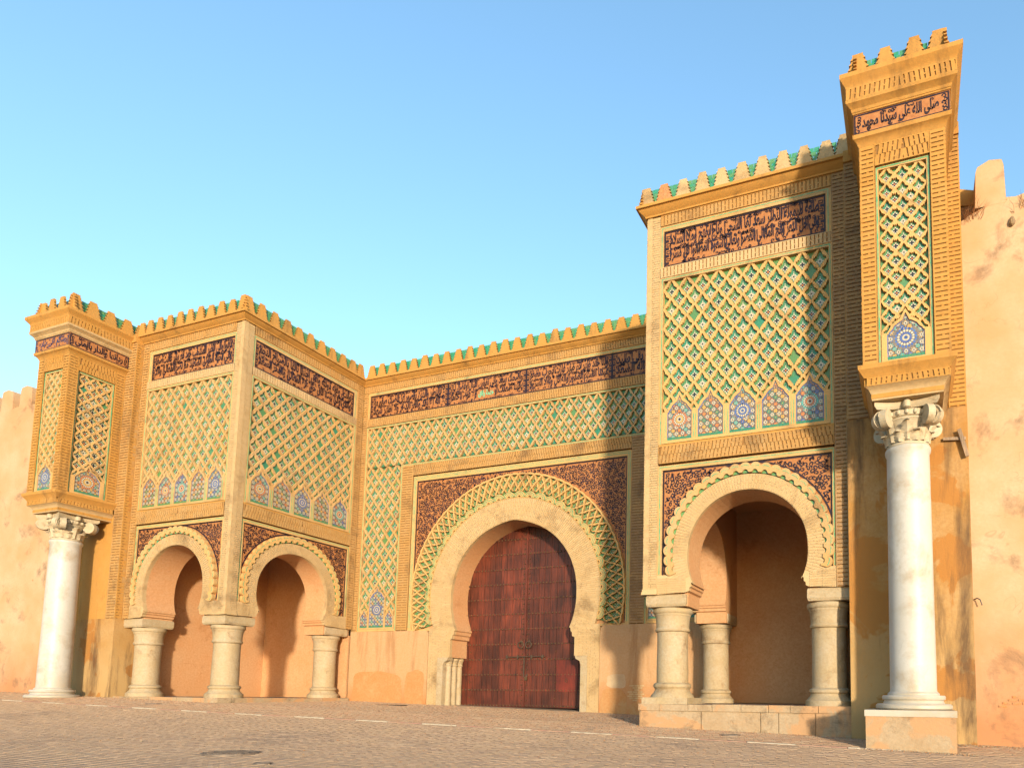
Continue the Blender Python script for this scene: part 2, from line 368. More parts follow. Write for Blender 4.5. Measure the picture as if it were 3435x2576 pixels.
# ------------------------------------------------------------------ ornament
def ribbon(mb, F, pts, w, n, m):
    """tapered flat stroke"""
    N = len(pts); L = []; Rr = []
    for i, p in enumerate(pts):
        a = pts[max(i-1, 0)]; b = pts[min(i+1, N-1)]
        dx, dz = b[0]-a[0], b[1]-a[1]; d = math.hypot(dx, dz) or 1
        ww = w[i] if isinstance(w, list) else w
        L.append(F.P(p[0]-dz/d*ww/2, p[1]+dx/d*ww/2, n)); Rr.append(F.P(p[0]+dz/d*ww/2, p[1]-dx/d*ww/2, n))
    fs = [(i, N+i, N+i+1, i+1) if F.right else (i+1, N+i+1, N+i, i) for i in range(N-1)]
    mb.faces(L+Rr, fs, m)
def curl(mb, F, x, z, r, a0, s, n, m):
    q_ = min(1, r/.075); K = 11; pts = []; w = []
    for i in range(K):
        t = i/(K-1); a = a0+s*t*4.6; rr = r*(1-.78*t); pts.append((x+rr*math.cos(a), z+rr*math.sin(a))); w.append(.006*q_+.007+.030*q_*math.sin(math.pi*min(1, t*1.05+.05))**.8)
    ribbon(mb, F, pts, w, n, m)
    # stem and leaf
    a = a0; p = (x+r*math.cos(a), z+r*math.sin(a)); q = []
    ta = a-s*math.pi/2
    for i in range(5):
        t = i/4; q.append((p[0]+math.cos(ta-s*t*.9)*r*1.1*t, p[1]+math.sin(ta-s*t*.9)*r*1.1*t))
    ribbon(mb, F, q, [.012*q_, .040*q_, .052*q_, .034*q_, .004], n, m)
    if r < .055: return
    c = (x+r*.22*math.cos(a0+s*4.6), z+r*.22*math.sin(a0+s*4.6))
    pl = [F.P(c[0]+.020*math.cos(k*1.047), c[1]+.020*math.sin(k*1.047), n) for k in range(6)]
    mb.face(pl if F.right else pl[::-1], m)
def arabesque(mb, F, inside, u0, u1, z0, z1, n, m, step=.135):
    rng = random.Random(int(u0*100+z1*10)); row = 0; z = z0+step*.5; dn = 0
    while z < z1:
        u = u0+step*(.5 if row % 2 else .95)
        while u < u1:
            x = u+rng.uniform(-.03, .03); y = z+rng.uniform(-.03, .03); r = step*rng.uniform(.40, .52)
            if all(inside(x+r*.8*math.cos(k), y+r*.8*math.sin(k)) for k in (0, 1.05, 2.1, 3.14, 4.2, 5.2)):
                curl(mb, F, x, y, r, rng.uniform(0, 6.28), rng.choice((-1, 1)), n+rng.uniform(0, .002), m)
                if rng.random() < .8:
                    a = rng.uniform(0, 6.28); ribbon(mb, F, [(x+step*.55*math.cos(a+t), y+step*.55*math.sin(a+t)) for t in (0, .3, .6, .9)], [.004, .03, .034, .004], n+.003, m)
            else:
                for _ in range(5):
                    x2, y2 = x+rng.uniform(-.07, .07), y+rng.uniform(-.07, .07)
                    if not inside(x2, y2): continue
                    a = rng.uniform(0, 6.28); ribbon(mb, F, [(x2+.045*math.cos(a+t), y2+.045*math.sin(a+t)) for t in (0, .7, 1.4, 2.1)], [.006, .032, .036, .006], n+.003, m)
            u += step
        z += step*.86; row += 1
HOLE = [(0, .46), (.045, .415), (.09, .355), (.13, .285), (.155, .215), (.165, .17), (.245, .165), (.25, .11), (.345, .095), (.345, -.03), (.265, -.035), (.265, -.105), (.185, -.105), (.185, -.18), (.12, -.185), (.12, -.26), (.06, -.265), (.055, -.34), (0, -.395)]
HOLE = [(x*1.07, z*1.03) if abs(x)*1.07+abs(z)*1.03 < .485 else (x, z) for x, z in HOLE]
HOLEP = HOLE+[(-x, z) for x, z in HOLE[-2:0:-1]]
BIGH = [(0, .30), (.05, .23), (.10, .30), (.15, .31), (.19, .20), (.24, .13), (.32, .10), (.32, -.02), (.25, -.05), (.25, -.15), (.15, -.17), (.13, -.26), (.05, -.30), (0, -.36)]
BIGP = BIGH+[(-x, z) for x, z in BIGH[-2:0:-1]]
def diamond_ring(hole):
    """hole outline plus matching points on the diamond |x|+|z| = .5; returns list of (hole point, outer point)"""
    out = []
    N = len(hole)
    for i, (x, z) in enumerate(hole):
        k = .5/(abs(x)+abs(z)); out.append(((x, z), (x*k, z*k)))
        x2, z2 = hole[(i+1) % N]
        if z*z2 < 0 and abs(x-x2) < .02:       # the side corners of the diamond
            out.append(((x, 0), (math.copysign(.5, x), 0)))
    return out
RING, RINGB = diamond_ring(HOLEP), diamond_ring(BIGP)
def lattice_cell(mb, map_, ring, cu, cz, w, h, nf, nb, m):
    """one mesh of the interlaced net: flat rib faces and the walls of the opening"""
    N = len(ring); jit = random.uniform(-.006, .006)
    a = [map_(cu+p[0][0]*w, cz+p[0][1]*h, nf+jit) for p in ring]; b = [map_(cu+p[1][0]*w, cz+p[1][1]*h, nf-.004) for p in ring]; c = [map_(cu+p[0][0]*w*.97, cz+p[0][1]*h*.97, nb) for p in ring]
    fs = []
    for i in range(N):
        j = (i+1) % N; fs.append((i, N+i, N+j, j)); fs.append((2*N+i, i, j, 2*N+j))
    mb.faces(a+b+c, fs, m)
def cell_tile_mesh(w, h, big=False, alt=0):
    """glazed tile at the bottom of one opening, with its chequered star"""
    b = MB(); hp = BIGP if big else HOLEP
    I = Frame((0, 0), (1, 0), (0, -1))
    b.prism(I, [(x*w*1.03, z*h*1.03) for x, z in hp], 0, .012, TEAL, sides=False)
    if alt == 3: return b.mesh("tile")
    s = .040 if w > .35 else .028
    if big: s *= 1.15
    cz = -.045*h
    for i in range(-2, 3):
        for j in range(-2, 3):
            if abs(i)+abs(j) > 3 or (abs(i) == 2 and abs(j) == 2): continue
            if abs(i)+abs(j) == 3: mm = BLACK if not alt else ORANGE
            elif i == 0 and j == 0: mm = ORANGE if not alt else BLACK
            elif (i+j) % 2: mm = BLACK if (alt != 1) else WHITE
            else: mm = WHITE
            if abs(i) == 2 or abs(j) == 2:
                if abs(i)+abs(j) == 3: continue
                mm = WHITE
            x, z = i*s, cz+j*s; q = s*.44
            b.quad(I, [(x-q, z-q, .02), (x+q, z-q, .02), (x+q, z+q, .02), (x-q, z+q, .02)], mm)
    for j in range(2):
        z = cz+(3.2+j*1.15)*s; q = s*.4; b.quad(I, [(-q, z, .02), (0, z-q, .02), (q, z, .02), (0, z+q, .02)], BLACK if j % 2 else WHITE)
        z = cz-(3.0+j)*s
        if j < 1: b.quad(I, [(-q, z, .02), (0, z-q, .02), (q, z, .02), (0, z+q, .02)], WHITE)
    return b.mesh("tile")
TILEM = {}
def tile_mesh(w, h, big=False, alt=0):
    k = (round(w, 3), round(h, 3), big, alt)
    if k not in TILEM: TILEM[k] = cell_tile_mesh(w, h, big, alt)
    return TILEM[k]
def tile_at(pc, F, me, u, z, n, vis=1.0):
    sg = 1 if F.right else -1; X = F.u*sg; N = F.n
    mw = Matrix(((X.x, -N.x, 0, 0), (X.y, -N.y, 0, 0), (0, 0, 1, 0), (0, 0, 0, 1))); mw.translation = Vector(F.P(u, z, n)); pc.add(me, mw, vis)
def lattice(net, pc, F, u0, u1, z0, z1, w, h, nf=-.035, nb=-.125, skip=None, big=False, vis=1.0):
    """clip-free lattice: whole cells inside, half cells butt against the border strip drawn over them"""
    nc = max(1, round((u1-u0)/w)); w = (u1-u0)/nc
    rows = int((z1-z0)/(h/2))+1
    for r in range(rows+1):
        cz = z1-r*h/2
        if cz < z0-h*.1: break
        off = 0 if r % 2 == 0 else .5
        for c in range(nc+1):
            cu = u0+(c+off)*w
            if cu > u1+1e-6: continue
            if skip and skip(cu, cz, w, h): continue
            bg_ = big and off == 0 and 0 < c < nc
            ring = RINGB if bg_ else RING
            def mp(u, z, n): return F.P(min(max(u, u0+.004), u1-.004), min(max(z, z0+.004), z1-.004), n)
            lattice_cell(net, mp, ring, cu, cz, w, h, nf, nb, RIB)
            # clip: border cells only carry a tile when their centre is well inside
            if u0+w*.3 < cu < u1-w*.3 and z0+h*.3 < cz < z1-h*.2:
                tile_at(pc, F, tile_mesh(w, h, bg_, random.choice((0, 0, 0, 1, 1, 2, 2, 0, 1, 2, 0, 1, 2, 3))), cu, cz, nb+.005, vis)
def niche_outline(uc, w, z0, zs, za, k=0.0):
    """stepped ogee niche: sill z0, shoulder zs, apex za; k grows it outward"""
    h = w/2+k; a = za-zs
    half = [(h, z0-k), (h, zs), (h-.05*w, zs+.02), (h-.05*w, zs+.10*a), (h-.13*w, zs+.22*a), (h-.20*w, zs+.40*a+k*.3), (h-.32*w, zs+.54*a+k*.6), (.07+k*.6, zs+.62*a+k*.9), (.055+k*.5, zs+.72*a+k), (.02+k*.3, zs+.90*a+k), (0, za+k*1.4)]
    return [(uc+x, z) for x, z in half]+[(uc-x, z) for x, z in half[-2::-1]]
def in_poly(p, poly):
    c = False; x, y = p; j = len(poly)-1
    for i in range(len(poly)):
        if ((poly[i][1] > y) != (poly[j][1] > y)) and x < (poly[j][0]-poly[i][0])*(y-poly[i][1])/(poly[j][1]-poly[i][1])+poly[i][0]: c = not c
        j = i
    return c
MBED = mat('mosaic_bed', (.20, .17, .13), (.10, .10, .12), 12, .9, rough=.4, bump=0)
PAL = [[ORANGE, SKYB, YELLOW], [GREEN, ORANGE, YELLOW], [BLUE, YELLOW, SKYB], [GREEN, YELLOW, ORANGE], [SKYB, BLUE, ORANGE]]
def mosaic(mb, F, poly, n, style=0, pitch=.17, rim=BLUE, sill=True):
    """zellij: white bed, rosettes of small cut tiles"""
    mb.prism(F, poly, n-.05, n, rim, sides=False)
    us = [p[0] for p in poly]; zs = [p[1] for p in poly]; u0, u1, z0, z1 = min(us), max(us), min(zs), max(zs)
    uc = (u0+u1)/2; inner = [(uc+(p[0]-uc)*.93, z0+(p[1]-z0)*.975) for p in poly]
    mb.prism(F, inner, n-.05, n+.003, MBED, sides=False)
    pal = PAL[style % 5]
    def petal(x, z, a, r0, r1, w, m_):
        ca, sa = math.cos(a), math.sin(a); rm = r0+(r1-r0)*.55
        pts = [(x+r0*ca, z+r0*sa), (x+rm*ca+w*sa, z+rm*sa-w*ca), (x+r1*ca, z+r1*sa), (x+rm*ca-w*sa, z+rm*sa+w*ca)]
        if all(in_poly(p, inner) for p in pts):
            mb.quad(F, [(p[0], p[1], n+.006) for p in pts], m_)
    W = u1-u0; done = []
    if style in (0, 2, 4) and W > .5:
        x, z = uc, z0+.45*(z1-z0); R0 = W*.30; done.append((x, z, R0*1.08))
        for q, (ra, rb, k, mm) in enumerate(((0, .16, 8, BLUE if style == 2 else BLACK), (.14, .36, 14, WHITE), (.30, .55, 16, BLUE if style == 2 else pal[2]), (.52, .78, 16, WHITE), (.74, 1.0, 20, pal[0]))):
            for i in range(k): petal(x, z, 2*math.pi*(i+.5*(q % 2))/k, R0*ra, R0*rb, R0*rb*math.pi/k*.75, mm)
    nx = max(2, round(W/pitch)); p = W/nx; nz = int((z1-z0)/p)+1
    for j in range(nz+1):
        for i in range(nx+1):
            for o in (0, .5):
                x = u0+(i+o)*p; z = z0+.09+(j+o)*p
                if any(math.hypot(x-a, z-b) < c for a, b, c in done): continue
                mm = pal[(i+j) % 3] if not o else pal[(i+j+1) % 3]
                for k in range(8): petal(x, z, k*math.pi/4+.39, p*.07, p*.30, p*.075, WHITE if o else mm); petal(x, z, k*math.pi/4, p*.26, p*.46, p*.07, mm if o else (WHITE if k % 2 else BLACK))
                petal(x, z, .2, -p*.08, p*.08, p*.06, BLACK if o else YELLOW)
                pass
    if sill:
        k = max(3, round(W/.09))
        for i in range(k):
            a = u0+.005+i*(W-.01)/k; mb.quad(F, [(a+.003, z0+.004, n+.012), (a+(W-.01)/k-.003, z0+.004, n+.012), (a+(W-.01)/k-.003, z0+.085, n+.012), (a+.003, z0+.085, n+.012)], TEAL if rim is not BLACK else BLUE)
def polar(F, uc, zc, a, r):
    return (uc+r*math.cos(a), zc+r*math.sin(a))
def arc_pts(uc, zc, rf, a0, a1, N):
    return [(uc+rf(a0+(a1-a0)*i/N)*math.cos(a0+(a1-a0)*i/N), zc+rf(a0+(a1-a0)*i/N)*math.sin(a0+(a1-a0)*i/N)) for i in range(N+1)]
def ring_strip(mb, F, uc, zc, ri, ro, a0, a1, N, n0, n1, m, inner=True, outer=True):
    """annular plate between two radius functions"""
    A = [a0+(a1-a0)*i/N for i in range(N+1)]
    pi = [(uc+ri(a)*math.cos(a), zc+ri(a)*math.sin(a)) for a in A]; po = [(uc+ro(a)*math.cos(a), zc+ro(a)*math.sin(a)) for a in A]
    v = [F.P(*p, n1) for p in pi]+[F.P(*p, n1) for p in po]+[F.P(*p, n0) for p in pi]+[F.P(*p, n0) for p in po]
    K = N+1; fs = []
    for i in range(N):
        q = [(i, K+i, K+i+1, i+1)]
        if inner: q.append((2*K+i, i, i+1, 2*K+i+1))
        if outer: q.append((K+i, 3*K+i, 3*K+i+1, K+i+1))
        q = [t if F.right else t[::-1] for t in q]; fs += q
    e = [(0, 2*K, 3*K, K), (K-1+K, 3*K+K-1, 2*K+K-1, K-1)]
    fs += e
    mb.faces(v, fs, m)
def brick_band(pc, joint, F, u0, u1, z0, z1, m, vertical=False, pitch=.105, slant=0.0, n=-.03, vis=1.0, gap=.32):
    """pierced-looking bond: flush brick bars with deep slots between; vertical=True sets the bars upright (soldier band)"""
    joint.rect(F, u0+.027, u1-.027, z0, z1, -.16, n-.022, JOINT)
    t = .030                                              # slot height
    if not vertical:
        u0 += .007; u1 -= .007
        k = max(1, round((z1-z0)/pitch)); p = (z1-z0)/k; W = u1-u0
        L = max(1, round(W/.36))
        for i in range(k):
            z = z0+(i+.5)*p
            for j in range(L):
                a = u0+W*j/L; b = u0+W*(j+1)/L
                pc.box(F, (a+b)/2, z+t/2, (n-.025)/1-.0, b-a-.002, p-t, .05+random.uniform(-.006, .006), m, vis=vis)
            # connectors across the slot below the bar
            if i % 2: cs = [(u0, .03), (u1-.035, .035)]
            else: cs = [(u0, .03), (u0+W*.46, .05), (u1-.035, .035)] if W < .8 else [(u0+W*q/L-.02, .04) for q in range(L+1)]
            for a, w in cs:
                a = max(a, u0); w = min(w, u1-a)
                if w > .005: pc.box(F, a+w/2, z-p/2+t/2, n-.027, w, t, .046, m, vis=vis*.4)
    else:
        W = u1-u0; Hh = z1-z0; k = max(2, round(W/pitch)); p = W/k
        for i in range(k):
            u = u0+(i+.5)*p; side = (u-(u0+u1)/2)/(W/2); an = slant*(1 if side > 0 else -1)
            L = max(1, round(Hh/.3)); c, s_ = math.cos(an), math.sin(an)
            for j in range(L):
                zc = z0+Hh*(j+.5)/L; off = (zc-(z0+z1)/2)*math.tan(an)
                uu = u+off-t/2
                if uu-(p-t)/2 < u0 or uu+(p-t)/2 > u1: continue
                pc.box(F, uu, zc, n-.025, p-t, Hh/L-.002, .05+random.uniform(-.006, .006), m, ang=an, vis=vis)
                zz = z0+Hh*(j+(.5 if (i % 2) else .98))/L
                if zz < z1-.02: pc.box(F, u+(zz-(z0+z1)/2)*math.tan(an)+(p-t)/2, zz, n-.027, t, .04, .046, m, ang=an, vis=vis*.4)
        joint.rect(F, u0, u0+.02, z0, z1, n-.02, n, m); joint.rect(F, u1-.02, u1, z0, z1, n-.02, n, m)
        joint.rect(F, u0+.02, u1-.02, z1-.022, z1, n-.02, n+.002, m); joint.rect(F, u0+.02, u1-.02, z0, z0+.022, n-.02, n+.002, m)

# merlons
def merlon_poly(w, h, half=0):
    s = w/.57; k = h/.58
    r = [(.284, 0), (.284, .045), (.195, .145), (.262, .145), (.168, .255), (.235, .255), (.142, .365), (.205, .365), (.118, .465), (.170, .465), (.118, .53), (.122, .58)]
    r = [(x*s*(1 if z < .05 else .90), z*k) for x, z in r]
    if half: return [(x, z) for x, z in r]+[(-.20*s, r[-1][1]), (-.20*s, 0)]
    return r+[(-x, z) for x, z in reversed(r)]
_mm = {}
def merlon_mesh(w, h, m, half=0):
    k = (w, h, m.name, half)
    if k not in _mm:
        b = MB(); I = Frame((0, 0), (1, 0), (0, -1)); b.prism(I, merlon_poly(w, h, half), -.07, 0, m, back=True); _mm[k] = b.mesh("merlon")
    return _mm[k]
_rt = {}
def roof_tile(m, w=.14):
    if w not in _rt:
        b = MB(); b.box3((-w/2+.004, -.012, -.072), (w/2-.004, .012, .072), m); _rt[w] = b.mesh("roof_tile")
    return _rt[w]
def parapet(root, pcm, pct, F, L, pitch=.57, h=.58, z=13.94, m=OCHRE, n=.14, start=.0, tiles=True, vis=1.0, broken=None):
    k = max(1, round((L)/pitch)); p = L/k
    sg = 1 if F.right else -1; X = F.u*sg; N = F.n
    R3 = Matrix(((X.x, -N.x, 0, 0), (X.y, -N.y, 0, 0), (0, 0, 1, 0), (0, 0, 0, 1)))
    for i in range(k+1):
        u = min(max(start+i*p, start+.02), start+L-.1)
        if i == k and start == 0: pass
        mw = R3.copy(); mw.translation = Vector(F.P(u, z, n)); mw = mw @ Matrix.Rotation(random.uniform(-.022, .022), 4, 'Y') @ Matrix.Diagonal((random.uniform(.93, 1.04), 1, random.uniform(.90, 1.03), 1)); pcm.add(merlon_mesh(round(p, 3), h, RUBR if broken == i else m), mw, 3)
    if tiles:
        nt = int(L/.143)
        for r in range(5):
            for i in range(nt):
                u = start+.07+i*L/nt+(.07 if r % 2 else 0)
                if u > start+L-.05: continue
                mw = R3.copy(); mw.translation = Vector(F.P(u, z+.05+r*.112, n-.09-r*.02)); mw = mw @ Matrix.Rotation(R_(-11), 4, 'X')
                pct.add(roof_tile(GREEN), mw, vis)
RUBR = mat("crumbled_brick", (.50, .20, .07), (.42, .24, .12), 9, .9, (.25, .12, .06), bump=1.0, bscale=18)

# ================================================================== dimensions
A, D = 7.90, 5.74            # half width of the gate wall, projection of the pavilions
PW = 5.45                    # pavilion face width
def ground_z(x, y):
    z = -.38-.026*max(-30, min(30, x)); y = max(y, -25)
    return z+(.01*min(y, 3) if y > -5.8 else -.058+.04*(y+5.8))
def arch_r(r0, r1=None):
    """radius of the horseshoe arch: r0 at the crown, a little more at the springing and below"""
    r1 = r1 or r0
    def f(a):
        d = abs(a-math.pi/2)               # 0 at the crown
        t = min(1, d/(math.pi/2)); e = max(0, d-math.pi/2)
        return r0+(r1-r0)*t+e*.16*r0/1.55
    return f

# ================================================================== PAVILION FACE
def pavilion_face(root, pcs, F, strip_mat, seen=1.0, uc=2.85, depth=1.18, L=PW):
    bricks, tiles = pcs
    wall = MB(); jn = MB(); net = MB(); trim = MB(); ins = MB(); mos = MB(); arab = MB(); jamb = MB(); lob = MB(); glz = MB()
    zc = 3.97; a_ = R_(-31.5); r_open = arch_r(1.545, 1.585)
    def notch(r, zb, a0=a_, N=44, foot=None):
        arc = arc_pts(uc, zc, r, a0, math.pi-a0, N)
        return arc
    # structural wall with its arch
    arc = notch(r_open, 2.85)
    cusp = arc[0][0]-uc
    steps = [(cusp, 3.15), (cusp+.05, 3.12), (cusp+.055, 3.03), (cusp+.10, 3.0), (cusp+.105, 2.92), (1.60, 2.89), (1.60, 2.53)]
    rs = [(uc+x, z) for x, z in reversed(steps)]; ls = [(uc-x, z) for x, z in steps]
    poly = [(.165, 13.655), (.165, 2.535), ]+[(uc-x, z) for x, z in reversed(steps)]+list(reversed(arc))+[(uc+x, z) for x, z in steps]+[(L-.002, 2.535), (L-.002, 13.655)]
    wall.prism(F, poly, -depth, -.16, PLIN, back=True)
    ob = wall.build("wall", root)
    # brick leg plate and voussoir ring
    rb = arch_r(1.95, 2.0)
    b0 = R_(-17)
    arc_o = arc_pts(uc, zc, rb, b0, math.pi-b0, 40)
    zb = arc_o[0][1]
    poly = [(.40, 2.85), (.40, zb), arc_o[-1]]+list(reversed(arc_o))[1:]+[(L-.33, zb), (L-.33, 2.85)]+[(uc+x, max(z, 2.85)) for x, z in reversed(steps[:-1])]+arc+[(uc-x, max(z, 2.85)) for x, z in steps[:-1]]
    jamb.prism(F, poly, -.16, -.02, CREAM)
    k = 92
    for i in range(k):
        t = b0-.12+(math.pi-2*b0+.24)*(i+.5)/k; ca, sa = math.cos(t), math.sin(t)
        for q in range(2):
            f = .5 if i % 2 else .32
            ra, rb_ = (r_open(t)+.015, r_open(t)+.42*f) if q == 0 else (r_open(t)+.42*f+.02, rb(t)-.012)
            x, z = uc+(ra+rb_)/2*ca, zc+(ra+rb_)/2*sa
            if z < 2.95: continue
            bricks.box(F, x, z, -.02, rb_-ra, .049, .028, CREAM, ang=t, vis=seen*.7)
    for z in [2.90+.062*i for i in range(7)]:
        if z > zb: break
        for a, b in ((.42, uc-1.62), (uc+1.62, L-.35)):
            kk = max(1, round((b-a)/.26))
            for j in range(kk): bricks.box(F, a+(b-a)*(j+.5)/kk, z, -.02, (b-a)/kk-.012, .045, .026, CREAM, vis=seen*.7)
    jamb.build("arch_ring", root)
    # spandrel: terracotta ground, arabesque, green line
    rl = lambda a: 2.15
    c0 = R_(-17.5)
    pts = arc_pts(uc, zc, rl, c0, math.pi-c0, 40)
    poly = [(.52, 6.27), (.52, pts[-1][1])]+list(reversed(pts))+[(L-.40, pts[0][1]), (L-.40, 6.27)]
    ins.prism(F, poly, -.16, -.10, TERRA)
    def inside(x, z):
        return .60 < x < L-.48 and 3.36 < z < 6.19 and math.hypot(x-uc, z-zc) > 2.31
    arabesque(arab, F, inside, .56, L-.44, 3.3, 6.23, -.094, GLAZE)
    for (a, b, c, d) in ((.52, .565, 3.33, 6.27), (L-.445, L-.40, 3.33, 6.27), (.565, L-.445, 6.225, 6.27)): arab.rect(F, a, b, c, d, -.10, -.090, GLAZE)
    ring_strip(arab, F, uc, zc, lambda a: 2.26, lambda a: 2.305, R_(-14), math.pi-R_(-14), 60, -.10, -.088, GLAZE)
    trim.rect(F, .40, .52, zb, 6.40, -.16, -.05, RIB); trim.rect(F, L-.40, L-.33, zb, 6.40, -.16, -.05, RIB); trim.rect(F, .52, L-.40, 6.27, 6.40, -.16, -.05, RIB)
    trim.rect(F, .44, .465, zb+.03, 6.345, -.05, -.045, TEALD); trim.rect(F, L-.375, L-.352, zb+.03, 6.345, -.05, -.045, TEALD); trim.rect(F, .44, L-.352, 6.345, 6.37, -.05, -.045, TEALD)
    # lobed ring
    NL = 29; a0 = R_(-17); da = (math.pi-2*a0)/NL
    def ph(a): return ((a-a0) % da)/da*2-1
    ro = lambda a: 2.13+.12*math.sqrt(max(0, 1-ph(a)**2*.98))
    ri = lambda a: 1.985+.075*math.sqrt(max(0, 1-(ph(a)/.60)**2))
    ring_strip(lob, F, uc, zc, ri, ro, a0, math.pi-a0, NL*14, -.10, .035, RIB)
    lob.build("lobed_ring", root)
    for i in range(NL):
        c = a0+(i+.5)*da
        ring_strip(glz, F, uc, zc, lambda a: 2.085+.075*math.sqrt(max(0, 1-((a-c)/(da/2))**2))-.0, lambda a: 2.105+.075*math.sqrt(max(0, 1-((a-c)/(da/2))**2)), c-da*.36, c+da*.36, 6, .03, .041, TEALD)
        ring_strip(glz, F, uc, zc, lambda a: 1.98, lambda a: 2.06, c-da*.3, c+da*.3, 4, -.10, -.03, GREEN)
    # bands of brickwork
    brick_band(bricks, jn, F, .42, L-.33, 6.44, 6.93, BRICK, vertical=True, slant=.16, vis=seen, n=.02)
    brick_band(bricks, jn, F, .42, L-.33, 11.80, 12.10, CREAM, vertical=True, vis=seen, n=0.0)
    brick_band(bricks, jn, F, .42, L-.33, 13.34, 13.66, BRICK, vertical=True, vis=seen, n=0.0)
    zb0 = 2.96
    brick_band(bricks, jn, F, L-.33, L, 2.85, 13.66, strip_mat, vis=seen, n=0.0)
    # inner corner strip: worn thin bricks
    jn.rect(F, 0, .40, 3.0, 13.66, -.16, -.022, CREAM)
    z = 3.0
    while z < 13.6:
        o_ = .0 if int(z*100) % 2 else .1
        for a, b in ((0, .19+o_*.4), (.19+o_*.4, .40)):
            bricks.box(F, (a+b)/2, z+.033, -.022, b-a-.006, .060, .040+random.uniform(-.008, .008), CREAM, vis=seen*.6)
        z += .068
    jn.rect(F, -.02, .42, 2.85, 2.93, -.16, .035, CREAM); jn.rect(F, -.01, .41, 2.93, 3.0, -.16, .015, CREAM)
    jn.rect(F, .42, L-.33, 6.932, 6.985, -.16, -.01, OCHRE)
    # inscription frieze
    fp = MB(); fp.rect(F, .50, L-.48, 12.13, 13.18, -.16, -.07, TERRA); fp.build("frieze_panel", root)
    fa, fb, fc, fd = .50, L-.48, 12.13, 13.18
    arab.frame_line(F, fa, fb, fc, fd, .05, -.07, -.06, GLAZE)
    trim.rect(F, .40, .50, 12.10, 13.34, -.16, -.03, RIB); trim.rect(F, L-.48, L-.33, 12.10, 13.34, -.16, -.03, RIB); trim.rect(F, .50, L-.48, 13.18, 13.34, -.16, -.03, RIB)
    trim.rect(F, .435, .46, 12.12, 13.27, -.03, -.024, TEALD); trim.rect(F, L-.43, L-.405, 12.12, 13.27, -.03, -.024, TEALD); trim.rect(F, .435, L-.405, 13.27, 13.295, -.03, -.024, TEALD)
    # lattice with five mosaic niches
    l0, l1, lz0, lz1 = .50, L-.42, 7.0, 11.70
    P0 = (l1-l0-.14)/5; cs = [l0+.07+P0*(k+.5) for k in range(5)]; nw = P0*.80
    def hood(u):
        return min(abs(u-c) for c in cs)
    def skip(cu, cz, w, h):
        return cz < 7.55
    lattice(net, tiles, F, l0, l1, 7.4, lz1, .466, .56, nf=-.045, skip=skip, vis=seen)
    top = [(l0, 7.88)]
    for c in cs:
        oo = niche_outline(c, nw, 7.08, 7.86, 8.34, .07)
        top += sorted([p for p in oo if p[1] >= 7.87], key=lambda p: p[0])
    top += [(l1, 7.88)]
    holes = [niche_outline(c, nw, 7.08, 7.86, 8.34, 0.0) for c in cs]
    net.prism(F, [(l1, lz0), (l0, lz0)]+top, -.13, -.008, RIB, holes=holes)
    net.build("lattice", root, stuff=True)
    jn.rect(F, l0, l1, 7.75, lz1, -.16, -.128, TEAL)
    for i, c in enumerate(cs):
        mosaic(mos, F, niche_outline(c, nw, 7.08, 7.86, 8.34, .01), -.036, style=(i+(0 if F.right else 2)) % 5)
        for e in (-1, 1): glz.rect(F, c+e*(nw/2+.055)-.012, c+e*(nw/2+.055)+.012, 7.1, 7.75, -.008, -.003, TEALD)
    mos.build("mosaic", root, stuff=True)
    for r_ in ((.40, .50, 6.985, 11.80), (L-.42, L-.33, 6.985, 11.80), (.50, L-.42, 11.70, 11.80)): trim.rect(F, *r_, -.16, -.02, RIB)
    trim.rect(F, .455, .478, 7.0, 11.74, -.02, -.014, TEALD); trim.rect(F, L-.395, L-.372, 7.0, 11.74, -.02, -.014, TEALD); trim.rect(F, .455, L-.372, 11.74, 11.763, -.02, -.014, TEALD)
    jn.build("brick_backing", root); trim.build("border_trim", root); ins.build("spandrel_panel", root); glz.build("glazed_inlay", root, stuff=True)
    return arab
